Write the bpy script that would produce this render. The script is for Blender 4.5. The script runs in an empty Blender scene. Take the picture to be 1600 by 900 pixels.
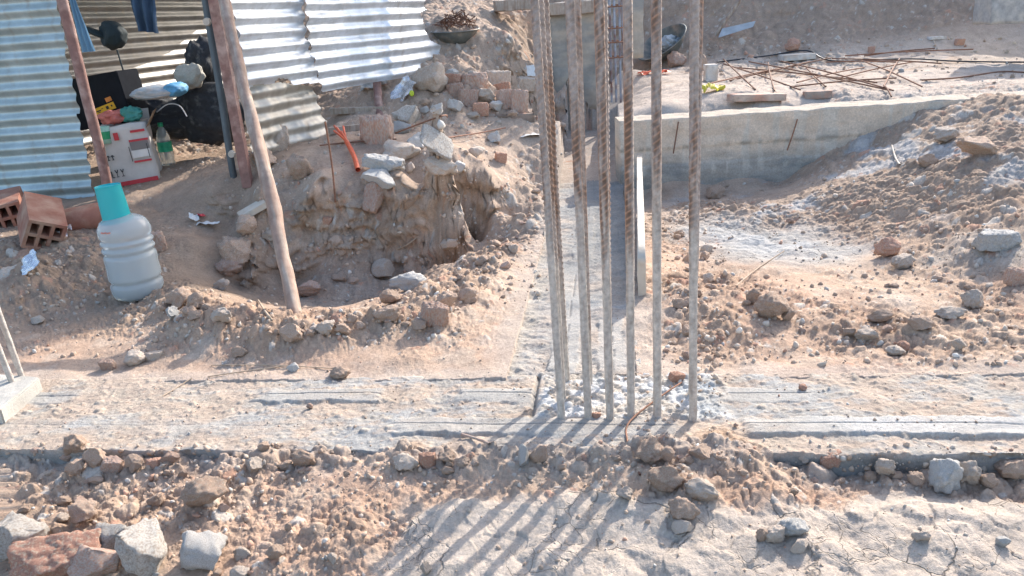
import bpy, bmesh, math, random
import numpy as np
from mathutils import Vector, Matrix, Euler
random.seed(7); rng = np.random.RandomState(7)
scene = bpy.context.scene
C = scene.collection
R_ = math.radians

# ---------------------------------------------------------------- camera
FPX = 1200.0; CH = 1.2; TH = R_(19.4); RO = R_(3.95)
F = np.array([0, math.cos(TH), -math.sin(TH)])
_U0 = np.array([0, math.sin(TH), math.cos(TH)]); _R0 = np.array([1.0, 0, 0])
RV = math.cos(RO)*_R0 - math.sin(RO)*_U0
UV = math.cos(RO)*_U0 + math.sin(RO)*_R0
CO = np.array([0, 0, CH])
cam = bpy.data.cameras.new('camera'); camo = bpy.data.objects.new('camera', cam); C.objects.link(camo)
cam.sensor_width = 36; cam.lens = 36*FPX/1600; cam.clip_start = 0.05; cam.clip_end = 500
camo.matrix_world = Matrix(((RV[0], UV[0], -F[0], 0), (RV[1], UV[1], -F[1], 0), (RV[2], UV[2], -F[2], CH), (0, 0, 0, 1)))
scene.camera = camo
scene.render.resolution_x = 1024; scene.render.resolution_y = 576

# ---------------------------------------------------------------- light
SAZ, SEL = R_(35.5), R_(31)
w = bpy.data.worlds.new('World'); scene.world = w; w.use_nodes = True
nt = w.node_tree; bg = nt.nodes['Background']
sky = nt.nodes.new('ShaderNodeTexSky'); sky.sky_type = 'NISHITA'; sky.sun_disc = False
sky.sun_elevation = SEL; sky.sun_rotation = SAZ; sky.air_density = 1.0; sky.dust_density = 2.5; sky.ozone_density = 1.0; sky.altitude = 200
nt.links.new(sky.outputs[0], bg.inputs[0]); bg.inputs[1].default_value = 0.15
sl = bpy.data.lights.new('sun', 'SUN'); sl.energy = 2.8; sl.angle = R_(0.5); sl.color = (1.0, 0.935, 0.86)
so = bpy.data.objects.new('sun', sl); C.objects.link(so)
SD = Vector((math.sin(SAZ)*math.cos(SEL), math.cos(SAZ)*math.cos(SEL), math.sin(SEL)))
so.rotation_euler = SD.to_track_quat('Z', 'Y').to_euler(); so.location = (3, 3, 5)
vs = scene.view_settings; vs.view_transform = 'Standard'; vs.look = 'None'; vs.exposure = 1.33; vs.gamma = 1

# ---------------------------------------------------------------- pixel helpers (layout measured from the photograph)
def ray(px, py): return F*FPX + RV*(px-800) - UV*(py-450)
def G(px, py, z=0.0):
    d = ray(px, py); return CO + d*((z-CH)/d[2])
def P(px, py, Y):
    d = ray(px, py); return CO + d*(Y/d[1])
def px2m(px, p):                      # size of px pixels at point p
    return px/FPX*float((np.array(p)-CO) @ F)
YAW = R_(7.9); cY, sY = math.cos(YAW), math.sin(YAW)
def xy(u, v): return u*cY+v*sY, -u*sY+v*cY
def uv(x, y): return x*cY-y*sY, x*sY+y*cY

# ---------------------------------------------------------------- numpy noise
_perm = rng.permutation(256); _perm = np.concatenate([_perm, _perm, _perm])
_gr = rng.uniform(-1, 1, (256, 3)); _gr /= np.linalg.norm(_gr, axis=1)[:, None]
_rnd = rng.uniform(0, 1, (256, 4))
def _h(i, j, k=0): return _perm[_perm[_perm[i & 255]+(j & 255)]+(k & 255)]
def perlin(x, y, z=None):
    x = np.asarray(x, float); y = np.asarray(y, float)
    z = np.zeros_like(x)+0.37 if z is None else np.asarray(z, float)
    xi = np.floor(x).astype(int); yi = np.floor(y).astype(int); zi = np.floor(z).astype(int)
    xf, yf, zf = x-xi, y-yi, z-zi
    f = lambda t: t*t*t*(t*(t*6-15)+10)
    u, v, w_ = f(xf), f(yf), f(zf); out = 0
    for a in (0, 1):
        for b in (0, 1):
            for c in (0, 1):
                g = _gr[_h(xi+a, yi+b, zi+c)]
                d = g[..., 0]*(xf-a)+g[..., 1]*(yf-b)+g[..., 2]*(zf-c)
                out = out + d*(u if a else 1-u)*(v if b else 1-v)*(w_ if c else 1-w_)
    return out*1.5
def fbm(x, y, z=None, oct=4, gain=0.5):
    s = 0; a = 1; k = 1
    for o in range(oct):
        s = s + a*perlin(x*k+o*13.7, y*k-o*7.1, None if z is None else z*k+o*3.3); a *= gain; k *= 2.03
    return s
def bumps(x, y, cell, dens, rmin=0.25, rmax=0.6, seed=0):
    """stones of one scale: returns height (in metres) and a random id per stone"""
    gx, gy = x/cell, y/cell; ix = np.floor(gx).astype(int); iy = np.floor(gy).astype(int)
    best = np.zeros_like(x); idv = np.zeros_like(x)
    for a in (-1, 0, 1):
        for b in (-1, 0, 1):
            hh = _h(ix+a+seed*17, iy+b+seed*31, seed)
            r4 = _rnd[hh]
            cx = ix+a+r4[..., 0]; cy = iy+b+r4[..., 1]
            r = rmin+(rmax-rmin)*r4[..., 2]**2
            r = r*(r4[..., 3] < dens)
            ang = r4[..., 0]*6.28; dx, dy = gx-cx, gy-cy
            ex = dx*np.cos(ang)+dy*np.sin(ang); ey = -dx*np.sin(ang)+dy*np.cos(ang)
            d2 = ex*ex*(0.7+r4[..., 3])+ey*ey*1.3
            h = np.sqrt(np.clip(r*r-d2, 0, None))
            h = np.minimum(h, r*(0.55+0.4*r4[..., 1]))
            m = h > best
            best = np.where(m, h, best); idv = np.where(m, _rnd[_h(hh, hh+3)][..., 2], idv)
    return best*cell, idv
def sstep(a, b, x):
    t = np.clip((x-a)/(b-a), 0, 1); return t*t*(3-2*t)

# ---------------------------------------------------------------- tagging
def tag(o, label=None, cat=None, group=None, kind=None):
    if label: o['label'] = label
    if cat: o['category'] = cat
    if group: o['group'] = group
    if kind: o['kind'] = kind
    return o
def link(name, me, mat=None, parent=None, loc=None, rot=None, scale=None):
    o = bpy.data.objects.new(name, me); C.objects.link(o)
    if mat is not None and me is not None and len(me.materials) == 0: me.materials.append(mat)
    if parent is not None: o.parent = parent
    if loc is not None: o.location = loc
    if rot is not None: o.rotation_euler = rot
    if scale is not None: o.scale = scale
    return o
def empty(name, loc, rz=0): return link(name, None, loc=tuple(loc), rot=(0, 0, rz))
def mesh_np(name, V, Fq, smooth=True, col=None, attrs=None):
    me = bpy.data.meshes.new(name); V = np.asarray(V, np.float32); Fq = np.asarray(Fq, np.int32)
    n, k = Fq.shape
    me.vertices.add(len(V)); me.vertices.foreach_set('co', V.ravel())
    me.loops.add(n*k); me.loops.foreach_set('vertex_index', Fq.ravel())
    me.polygons.add(n); me.polygons.foreach_set('loop_start', np.arange(0, n*k, k, dtype=np.int32))
    me.polygons.foreach_set('loop_total', np.full(n, k, np.int32))
    me.update(calc_edges=True)
    if smooth: me.polygons.foreach_set('use_smooth', np.ones(n, bool))
    if col is not None:
        a = me.color_attributes.new('Col', 'FLOAT_COLOR', 'POINT')
        c4 = np.ones((len(V), 4), np.float32); c4[:, :3] = col; a.data.foreach_set('color', c4.ravel())
    for kx, vv in (attrs or {}).items():
        a = me.attributes.new(kx, 'FLOAT', 'POINT'); a.data.foreach_set('value', np.asarray(vv, np.float32).ravel())
    return me
def grid_faces(nr, nc):
    i = np.arange(nr-1)[:, None]*nc+np.arange(nc-1)[None, :]
    i = i.ravel(); return np.stack([i, i+1, i+nc+1, i+nc], 1)
def bm_mesh(name, bm, smooth=False):
    me = bpy.data.meshes.new(name); bm.to_mesh(me); bm.free()
    if smooth:
        for p in me.polygons: p.use_smooth = True
    return me

# ---------------------------------------------------------------- materials
def mat(name, base=(.5, .5, .5), rough=.8, metal=0, var=.25, scale=12, bump=.3, bscale=60, col2=None, attr=False,
        coords='Object', rnd=0.0, detail=6, bdist=.004, trans=0, ior=1.45, alpha=1, c2pos=(.45, .65), spec=.5, streak=None):
    m = bpy.data.materials.new(name); m.use_nodes = True; n = m.node_tree.nodes; L = m.node_tree.links
    b = n['Principled BSDF']; b.inputs['Roughness'].default_value = rough; b.inputs['Metallic'].default_value = metal
    b.inputs['Specular IOR Level'].default_value = spec
    tc = n.new('ShaderNodeTexCoord'); src = tc.outputs[coords]
    oi = n.new('ShaderNodeObjectInfo')
    if coords == 'Object':
        ad = n.new('ShaderNodeVectorMath'); ad.operation = 'ADD'; L.new(src, ad.inputs[0])
        mu = n.new('ShaderNodeVectorMath'); mu.operation = 'SCALE'; mu.inputs[0].default_value = (7, 13, 5)
        L.new(oi.outputs['Random'], mu.inputs['Scale']); L.new(mu.outputs[0], ad.inputs[1]); src = ad.outputs[0]
    if attr:
        a = n.new('ShaderNodeAttribute'); a.attribute_name = 'Col'; cur = a.outputs['Color']
    else:
        rgb = n.new('ShaderNodeRGB'); rgb.outputs[0].default_value = (*base, 1); cur = rgb.outputs[0]
    if col2 is not None:
        nz = n.new('ShaderNodeTexNoise'); nz.inputs['Scale'].default_value = scale*.5; nz.inputs['Detail'].default_value = detail
        if streak:
            mp = n.new('ShaderNodeMapping'); mp.inputs['Scale'].default_value = streak; L.new(src, mp.inputs[0]); L.new(mp.outputs[0], nz.inputs['Vector'])
        else: L.new(src, nz.inputs['Vector'])
        mr = n.new('ShaderNodeMapRange'); mr.inputs['From Min'].default_value = c2pos[0]; mr.inputs['From Max'].default_value = c2pos[1]
        L.new(nz.outputs['Fac'], mr.inputs['Value'])
        mx = n.new('ShaderNodeMix'); mx.data_type = 'RGBA'; L.new(mr.outputs[0], mx.inputs['Factor']); L.new(cur, mx.inputs['A'])
        mx.inputs['B'].default_value = (*col2, 1); cur = mx.outputs['Result']
    nz = n.new('ShaderNodeTexNoise'); nz.inputs['Scale'].default_value = scale; nz.inputs['Detail'].default_value = detail; nz.inputs['Roughness'].default_value = .65
    L.new(src, nz.inputs['Vector'])
    mr = n.new('ShaderNodeMapRange'); mr.inputs['From Min'].default_value = .3; mr.inputs['From Max'].default_value = .7
    mr.inputs['To Min'].default_value = 1-var; mr.inputs['To Max'].default_value = 1+var; L.new(nz.outputs['Fac'], mr.inputs['Value'])
    fac = mr.outputs[0]
    if rnd:
        r2 = n.new('ShaderNodeMapRange'); r2.inputs['To Min'].default_value = 1-rnd; r2.inputs['To Max'].default_value = 1+rnd
        L.new(oi.outputs['Random'], r2.inputs['Value']); ml = n.new('ShaderNodeMath'); ml.operation = 'MULTIPLY'
        L.new(fac, ml.inputs[0]); L.new(r2.outputs[0], ml.inputs[1]); fac = ml.outputs[0]
    sc = n.new('ShaderNodeVectorMath'); sc.operation = 'SCALE'; L.new(cur, sc.inputs[0]); L.new(fac, sc.inputs['Scale'])
    L.new(sc.outputs[0], b.inputs['Base Color'])
    if bump:
        nb = n.new('ShaderNodeTexNoise'); nb.inputs['Scale'].default_value = bscale; nb.inputs['Detail'].default_value = 5; nb.inputs['Roughness'].default_value = .7
        L.new(src, nb.inputs['Vector'])
        bp = n.new('ShaderNodeBump'); bp.inputs['Strength'].default_value = bump; bp.inputs['Distance'].default_value = bdist
        L.new(nb.outputs['Fac'], bp.inputs['Height']); L.new(bp.outputs[0], b.inputs['Normal'])
    if trans: b.inputs['Transmission Weight'].default_value = trans; b.inputs['IOR'].default_value = ior
    if alpha < 1: b.inputs['Alpha'].default_value = alpha
    return m
M = {}
M['clay'] = mat('clay', (.52, .37, .28), .95, var=.25, scale=18, bump=.9, bscale=70, col2=(.53, .43, .34), rnd=.12, bdist=.006, spec=.15)
M['palestone'] = mat('pale_stone', (.53, .46, .39), .9, var=.22, scale=20, bump=.8, bscale=60, col2=(.47, .36, .28), rnd=.12, spec=.2)
M['concrete'] = mat('concrete', (.66, .62, .56), .9, var=.28, scale=25, bump=1, bscale=80, col2=(.46, .38, .31), rnd=.1, bdist=.006, spec=.2)
M['mortar'] = mat('mortar', (.74, .71, .67), .85, var=.2, scale=60, bump=1, bscale=120, col2=(.50, .45, .39), bdist=.006, spec=.2)
M['brick'] = mat('brick', (.45, .25, .18), .9, var=.25, scale=25, bump=.7, bscale=90, col2=(.48, .36, .27), rnd=.15, c2pos=(.5, .62), spec=.15)
M['dustbrick'] = mat('dusty_brick', (.49, .38, .31), .92, var=.25, scale=22, bump=.9, bscale=80, col2=(.46, .28, .21), rnd=.15, c2pos=(.46, .6), spec=.15)
M['greystone'] = mat('grey_stone', (.44, .43, .41), .85, var=.25, scale=20, bump=.8, bscale=60, col2=(.48, .45, .40), rnd=.1)
M['blackwall'] = mat('brown_wall', (.22, .16, .12), .95, var=.3, scale=10, bump=.8, bscale=40, col2=(.30, .23, .18))
M['beamface'] = mat('cast_concrete', (.44, .39, .325), .9, var=.25, scale=6, bump=.6, bscale=40, col2=(.31, .31, .29), streak=(1, 1, 3), c2pos=(.42, .62), spec=.2)
M['wood'] = mat('grey_wood', (.40, .34, .28), .8, var=.25, scale=14, bump=.5, bscale=50, col2=(.28, .2, .15), streak=(6, 6, .6))
M['palewood'] = mat('pale_wood', (.62, .56, .47), .8, var=.2, scale=14, bump=.5, bscale=50, col2=(.45, .38, .3), streak=(2, 2, 2))
M['poleRust'] = mat('rusty_painted_pole', (.25, .135, .11), .7, var=.3, scale=16, bump=.4, bscale=40, col2=(.36, .25, .21), rnd=.1)
M['poleWood'] = mat('weathered_pole', (.33, .22, .165), .85, var=.3, scale=14, bump=.6, bscale=50, col2=(.42, .33, .26), streak=(5, 5, .7))
M['steelpost'] = mat('blue_grey_steel', (.09, .115, .13), .5, .3, var=.2, scale=10, bump=.1)
M['rustthin'] = mat('thin_rust', (.24, .125, .08), .85, .2, var=.35, scale=30, bump=.3, bscale=80, rnd=.2)
M['basin'] = mat('basin_steel', (.17, .19, .18), .6, .5, var=.3, scale=12, bump=.2, col2=(.3, .25, .2))
M['shovel'] = mat('shovel_steel', (.45, .47, .48), .5, .6, var=.2, scale=10, bump=.2)
M['foil'] = mat('foil', (.75, .76, .78), .25, .9, var=.1, scale=20, bump=1, bscale=35, bdist=.01)
M['paper'] = mat('paper', (.72, .70, .66), .8, var=.1, scale=20, bump=.2)
M['red'] = mat('red_print', (.55, .05, .06), .7, var=.1, bump=0)
M['black'] = mat('black_print', (.03, .03, .03), .7, var=.1, bump=0)
M['grey'] = mat('grey_print', (.22, .2, .19), .7, var=.1, bump=0)
M['yellow'] = mat('yellow_print', (.75, .42, .03), .7, var=.1, bump=0)
M['carton'] = mat('carton', (.60, .57, .53), .8, var=.12, scale=8, bump=.3, bscale=12, bdist=.01)
M['kraft'] = mat('kraft', (.36, .25, .16), .85, var=.15, scale=8, bump=.3, bscale=12)
M['darkcloth'] = mat('dark_cloth', (.032, .034, .038), .8, var=.4, scale=6, bump=.5, bscale=25, bdist=.01, col2=(.10, .10, .095), c2pos=(.55, .7))
M['darkbox'] = mat('dark_box', (.018, .02, .025), .9, var=.2, bump=.2, spec=.05)
M['bluecloth'] = mat('blue_cloth', (.16, .33, .48), .85, var=.12, scale=6, bump=.3, bscale=30)
M['jeans'] = mat('blue_denim', (.07, .12, .19), .9, var=.25, scale=8, bump=.4, bscale=40)
M['bluesack'] = mat('white_sack', (.40, .46, .50), .6, var=.2, scale=6, bump=.5, bscale=20, col2=(.50, .46, .42))
M['blueend'] = mat('blue_sack', (.10, .33, .55), .6, var=.2, scale=6, bump=.5, bscale=20)
M['cap'] = mat('dark_green_cloth', (.025, .04, .045), .8, var=.2, bump=.3)
M['teal'] = mat('teal_plastic', (.015, .42, .44), .35, var=.06, scale=5, bump=0)
M['green'] = mat('green_plastic', (.03, .35, .16), .4, var=.1, bump=0)
M['orange'] = mat('orange_rubber', (.75, .13, .05), .5, var=.12, scale=20, bump=.4, bscale=40)
M['yellowwrap'] = mat('yellow_wrap', (.70, .56, .05), .5, var=.2, bump=.6, bscale=40)
M['ball'] = mat('lime_plastic', (.55, .68, .05), .5, var=.1, bump=0)
M['terracotta'] = mat('terracotta', (.36, .16, .11), .85, var=.2, scale=10, bump=.4, bscale=50, col2=(.38, .25, .18), spec=.2)
M['cable'] = mat('black_cable', (.025, .028, .035), .5, var=.1, bump=0)
M['mask'] = mat('beige_bag', (.42, .40, .34), .8, var=.2, bump=.4)
M['bluebar'] = mat('cement_coated_bar', (.34, .38, .44), .7, .2, var=.3, scale=20, bump=.5, col2=(.2, .12, .1))
M['root'] = mat('dry_root', (.42, .32, .23), .9, var=.2, bump=.3)
M['strapgrey'] = mat('white_line', (.6, .6, .6), .6, var=.1, bump=0)

# corrugated sheet metal
def mat_tin(name, base, rough, rust, white=0.0):
    m = bpy.data.materials.new(name); m.use_nodes = True; n = m.node_tree.nodes; L = m.node_tree.links; b = n['Principled BSDF']
    tc = n.new('ShaderNodeTexCoord')
    n1 = n.new('ShaderNodeTexNoise'); n1.inputs['Scale'].default_value = 5; n1.inputs['Detail'].default_value = 8; n1.inputs['Roughness'].default_value = .7
    L.new(tc.outputs['Object'], n1.inputs['Vector'])
    cr = n.new('ShaderNodeValToRGB'); cr.color_ramp.elements[0].position = .3; cr.color_ramp.elements[1].position = .7
    cr.color_ramp.elements[0].color = (base[0]*.7, base[1]*.7, base[2]*.68, 1); cr.color_ramp.elements[1].color = (base[0]*1.1, base[1]*1.1, base[2]*1.1, 1)
    L.new(n1.outputs['Fac'], cr.inputs[0])
    mp = n.new('ShaderNodeMapping'); mp.inputs['Scale'].default_value = (9, 9, .9); L.new(tc.outputs['Object'], mp.inputs[0])
    n2 = n.new('ShaderNodeTexNoise'); n2.inputs['Scale'].default_value = 1.6; n2.inputs['Detail'].default_value = 5; L.new(mp.outputs[0], n2.inputs['Vector'])
    mr = n.new('ShaderNodeMapRange'); mr.inputs['From Min'].default_value = .56; mr.inputs['From Max'].default_value = .75; mr.inputs['To Max'].default_value = rust
    L.new(n2.outputs['Fac'], mr.inputs['Value'])
    mx = n.new('ShaderNodeMix'); mx.data_type = 'RGBA'; L.new(mr.outputs[0], mx.inputs['Factor']); L.new(cr.outputs[0], mx.inputs['A']); mx.inputs['B'].default_value = (.33, .27, .2, 1)
    L.new(mx.outputs['Result'], b.inputs['Base Color']); b.inputs['Metallic'].default_value = .55
    r = n.new('ShaderNodeMapRange'); r.inputs['To Min'].default_value = rough-.08; r.inputs['To Max'].default_value = rough+.15; L.new(n1.outputs['Fac'], r.inputs['Value']); L.new(r.outputs[0], b.inputs['Roughness'])
    bp = n.new('ShaderNodeBump'); bp.inputs['Strength'].default_value = .25; bp.inputs['Distance'].default_value = .01
    n3 = n.new('ShaderNodeTexNoise'); n3.inputs['Scale'].default_value = 9; n3.inputs['Detail'].default_value = 3; L.new(tc.outputs['Object'], n3.inputs['Vector'])
    L.new(n3.outputs['Fac'], bp.inputs['Height']); L.new(bp.outputs[0], b.inputs['Normal'])
    return m
M['tin'] = mat_tin('zinc_sheet', (.50, .59, .59), .48, .6)
M['tinback'] = mat_tin('zinc_sheet_shaded', (.30, .29, .27), .5, .8)  # older rusty zinc, base also darkened so the hut wall reads as shaded
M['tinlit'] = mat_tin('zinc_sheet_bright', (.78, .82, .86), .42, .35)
M['tinold'] = mat_tin('zinc_sheet_dull', (.55, .52, .46), .5, .8)

def mat_soil():
    m = bpy.data.materials.new('soil'); m.use_nodes = True; n = m.node_tree.nodes; L = m.node_tree.links; b = n['Principled BSDF']
    b.inputs['Roughness'].default_value = .95; b.inputs['Specular IOR Level'].default_value = .12
    geo = n.new('ShaderNodeNewGeometry'); pos = geo.outputs['Position']
    a = n.new('ShaderNodeAttribute'); a.attribute_name = 'Col'; mud = n.new('ShaderNodeAttribute'); mud.attribute_name = 'mud'
    def noise(s, d=6, r=.6):
        t = n.new('ShaderNodeTexNoise'); t.inputs['Scale'].default_value = s; t.inputs['Detail'].default_value = d; t.inputs['Roughness'].default_value = r; L.new(pos, t.inputs['Vector']); return t.outputs['Fac']
    def rng_(v, a0, a1, b0, b1):
        t = n.new('ShaderNodeMapRange'); t.inputs['From Min'].default_value = a0; t.inputs['From Max'].default_value = a1; t.inputs['To Min'].default_value = b0; t.inputs['To Max'].default_value = b1; L.new(v, t.inputs['Value']); return t.outputs[0]
    def mth(op, x, y):
        t = n.new('ShaderNodeMath'); t.operation = op
        for i, q in enumerate((x, y)):
            if isinstance(q, (int, float)): t.inputs[i].default_value = q
            else: L.new(q, t.inputs[i])
        return t.outputs[0]
    f = mth('MULTIPLY', rng_(noise(9), .3, .7, .86, 1.14), rng_(noise(90, 5, .75), .3, .7, .78, 1.22))
    # cracks in the dried mud
    wp = n.new('ShaderNodeTexNoise'); wp.inputs['Scale'].default_value = 7; wp.inputs['Detail'].default_value = 4; L.new(pos, wp.inputs['Vector'])
    vm = n.new('ShaderNodeVectorMath'); vm.operation = 'MULTIPLY_ADD'; L.new(wp.outputs['Color'], vm.inputs[0]); vm.inputs[1].default_value = (.16, .16, .16); L.new(pos, vm.inputs[2])
    crk = None
    for s, wd in ((5.5, .018), (15, .03)):
        v = n.new('ShaderNodeTexVoronoi'); v.feature = 'DISTANCE_TO_EDGE'; v.inputs['Scale'].default_value = s; L.new(vm.outputs[0], v.inputs['Vector'])
        c = rng_(v.outputs['Distance'], 0, wd, 1, 0); g = rng_(noise(3.3 if s < 10 else 5), .5, .58, 0, 1 if s < 10 else .7)
        c = mth('MULTIPLY', c, g); crk = c if crk is None else mth('MAXIMUM', crk, c)
    crk = mth('MULTIPLY', crk, mud.outputs['Fac'])
    f = mth('MULTIPLY', f, rng_(crk, 0, 1, 1, .6))
    # pale grit and straw flecks
    v = n.new('ShaderNodeTexVoronoi'); v.inputs['Scale'].default_value = 130; L.new(pos, v.inputs['Vector'])
    fl = mth('MULTIPLY', rng_(v.outputs['Distance'], .12, .3, 1, 0), rng_(noise(20, 2), .5, .62, 0, .55))
    sc = n.new('ShaderNodeVectorMath'); sc.operation = 'SCALE'; L.new(a.outputs['Color'], sc.inputs[0]); L.new(f, sc.inputs['Scale'])
    mx = n.new('ShaderNodeMix'); mx.data_type = 'RGBA'; L.new(fl, mx.inputs['Factor']); L.new(sc.outputs[0], mx.inputs['A']); mx.inputs['B'].default_value = (.5, .42, .31, 1)
    L.new(mx.outputs['Result'], b.inputs['Base Color'])
    hgt = mth('ADD', mth('MULTIPLY', noise(55, 6, .75), 1.0), mth('MULTIPLY', crk, -1.0))
    hgt = mth('ADD', hgt, mth('MULTIPLY', noise(230, 3, .7), .35))
    bp = n.new('ShaderNodeBump'); bp.inputs['Strength'].default_value = .9; bp.inputs['Distance'].default_value = .006
    L.new(hgt, bp.inputs['Height']); L.new(bp.outputs[0], b.inputs['Normal'])
    return m
M['soil'] = mat_soil()

# ================================================================ TERRAIN
CP = []      # x, y, z
def cp(px, py, z): p = G(px, py, z); CP.append((p[0], p[1], z))
for t in [(0,900,-.07),(400,900,-.055),(800,900,-.04),(1200,900,-.05),(1600,900,-.06),(0,760,-.03),(300,780,-.02),(600,760,-.006),(900,780,-.012),(750,740,-.004),(900,740,-.004),(1200,800,-.035),
          (1500,800,-.06),(1600,765,-.09),(0,702,-.015),(150,716,-.02),(300,722,-.03),(450,714,-.005),(600,708,0),(800,706,0),(1000,704,.01),(1150,702,.012),(1235,730,-.04),
          (1400,748,-.055),(1590,752,-.07),(30,640,-.0),(400,560,.0),(700,540,.0),(780,500,.0),(500,590,.0),(250,560,.0),(60,560,0),(1150,560,0),(1400,590,0),(1600,590,0),
          (1150,510,.02),(260,475,.03),(340,505,.04),(430,525,.04),(550,505,.04),(650,488,.035),(720,445,.03),(780,400,.02),(820,345,.02),(850,300,.02),(868,250,.02),
          (500,480,-.20),(600,464,-.24),(545,472,-.24),(425,475,-.14),(345,436,-.06),(690,432,-.18),(640,445,-.25),
          (370,425,-.05),
          (405,300,.31),(370,335,.17),(355,370,.08),
          (500,210,.46),(600,205,.5),(700,212,.44),(790,232,.3),(850,225,.1),
          (895,190,.06),(930,190,.02),
          
          (0,560,0),(0,450,.10),(60,430,.12),(60,370,.2),(0,350,.24),(208,477,.0),(140,440,.05),(110,500,.01),(300,445,.02),(390,380,.08),(300,380,.12),(250,330,.2),(330,300,.3),(170,300,.28),(250,260,.34),(350,225,.37),(120,330,.25),(300,180,.42),
          (1050,445,.0),(1100,420,-.04),(1200,400,-.06),(1300,400,-.05),(1150,325,-.06),(1050,330,-.05),(1050,300,-.05),(1150,290,-.05),(1260,282,.02),(1340,232,.18),(1400,198,.30),
          (1470,185,.37),(1600,190,.39),(1600,260,.27),(1450,280,.16),(1350,330,.03),(1450,350,.06),(1600,350,.14),(1500,420,.02),(1600,430,.04),(1400,450,.02),(1250,470,.01),(1350,500,.02),
          (1500,500,.02),(1600,515,.02),(1100,480,.03),(1040,520,.0),(1040,400,-.03)]: cp(*t)
for px, py, Y in [(620,400,4.42),(620,350,4.48),(620,300,4.54),(620,262,4.85),(500,440,4.2),(500,370,4.4),(500,305,4.5),(500,265,4.75),(450,425,4.3),(450,350,4.45),(450,295,4.6),(450,250,4.9),
                  (700,400,4.45),(700,350,4.55),(700,300,4.62),(700,262,4.9),(745,388,4.5),(767,362,4.72),(760,325,4.76),(760,290,4.86),(760,262,5.15),(797,332,4.82),(800,300,4.97),(800,265,5.3),
                  (750,170,6.1),(820,172,6.3),(620,178,5.9),(560,182,5.7),(750,120,6.5),(700,75,7.0),(800,70,7.2),(640,125,6.4),(590,150,6.2),(750,25,7.8),(690,20,7.6),(860,40,8.4),(862,152,7.5),(820,100,7.3)]:
    p = P(px, py, Y); CP.append((p[0], p[1], p[2]))
YB = 5.5
FBZ = float(P(985, 190, YB)[2])     # top of the far beam
for x in (.7, 1.3, 2, 3, 4, 6): CP.append((x, YB+.45, FBZ+.01)); CP.append((x, 7.2, FBZ+.05)); CP.append((x, 8.3, FBZ+.12))
for x in (1.0, 1.5, 2.0): CP.append((x, YB-.02, -.05))
CP += [(-7,4,.3),(-7,7,.4),(-6,1,0),(-4,0,-.1),(0,0,-.15),(4,0,-.1),(6,3,.05),(6,5,.4),(-4,7,.45),(-2.6,7.6,.5),(-3,9,.6),(-1.6,9.2,1.3),(-.6,9,1.55),(.3,9.6,1.5),(1.5,9.6,1.3),(1.8,9.3,.95),
       (2.4,9.3,1.0),(3.3,9.2,.95),(4.5,9.0,.9),(6,8.6,.9),(1.5,10,1.7),(2.6,10,1.85),(4,10,1.9),(6,10,1.95),(8,9,1.9),(-3,12,1.9),(0,12,2.0),(4,12,2.2),(9,12,2.2),(-8,12,1.5),(-9,0,0),(9,0,0),(0,-6,0),(-6,-6,0),(6,-6,0),(-12,18,2),(0,18,2.2),(12,18,2.2),
       (.95,8.3,.35),(.75,7.3,.1)]
CP = np.array(CP); _c = .05
def _ker(dx, dy): return -np.sqrt(dx*dx+dy*dy+_c*_c)
_A = _ker(CP[:, None, 0]-CP[None, :, 0], CP[:, None, 1]-CP[None, :, 1])
nC = len(CP); _K = np.zeros((nC+1, nC+1)); _K[:nC, :nC] = _A - np.eye(nC)*.02; _K[nC, :nC] = 1; _K[:nC, nC] = 1
_wt = np.linalg.solve(_K, np.append(CP[:, 2], 0))
def base_z(x, y):
    x = np.asarray(x, float); y = np.asarray(y, float); z = np.full(x.shape, _wt[nC])
    for i in range(nC): z += _wt[i]*_ker(x-CP[i, 0], y-CP[i, 1])
    return z
def gauss(x, y, lst):
    s = np.zeros_like(x)
    for px, py, z, r, a in lst:
        p = G(px, py, z); s = np.maximum(s, a*np.exp(-((x-p[0])**2+(y-p[1])**2)/(r*r)))
    return s
def segm(x, y, pts, r):              # soft mask along a polyline of pixels
    s = np.zeros_like(x); q = [G(*p) for p in pts]
    for a, b in zip(q[:-1], q[1:]):
        dx, dy = b[0]-a[0], b[1]-a[1]; t = np.clip(((x-a[0])*dx+(y-a[1])*dy)/(dx*dx+dy*dy), 0, 1)
        d2 = (x-a[0]-t*dx)**2+(y-a[1]-t*dy)**2; s = np.maximum(s, np.exp(-d2/(r*r)))
    return s
ROUGH = [(1150,735,-.02,.16,.8),(900,735,-.02,.2,.3),(1350,765,-.05,.15,.5),(700,745,-.02,.2,.35),(250,470,.03,.25,1),(330,500,.04,.25,1),(100,830,-.1,.3,1),(250,810,-.08,.25,.9),(60,740,-.05,.25,.9),(200,740,-.04,.2,.7),(380,760,-.05,.2,.6),(560,850,-.1,.2,.6),
         (1080,770,-.06,.15,.6),(1500,730,-.07,.2,.9),(1240,840,-.07,.12,.7),(1450,850,-.07,.25,.6),(1150,340,-.05,.5,.9),(1400,300,.1,.6,1),(1550,280,.25,.6,1),(1500,400,.04,.4,.9),
         (1080,440,0,.3,1),(1100,510,.02,.2,.8),(1380,500,.02,.3,.8),(1550,500,.02,.3,.6),(60,400,.16,.5,.9),(100,450,.06,.35,.7),(450,300,.3,.3,.5),(600,440,-.2,.35,.9),(1200,60,.8,1,.8),(1500,80,.8,1,.8),
         (750,110,.8,.8,.9),(700,300,.2,.3,.3),(640,190,.5,.6,.8),(860,40,1,.6,.8),(330,270,.3,.3,.6),(1200,540,0,.25,.15),(400,350,.2,.2,.7)]
RIM = [(255,470,.03),(340,500,.04),(430,522,.04),(550,503,.04),(650,488,.035),(720,440,.03),(790,375,.02),(835,315,.02),(850,290,.02)]
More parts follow.
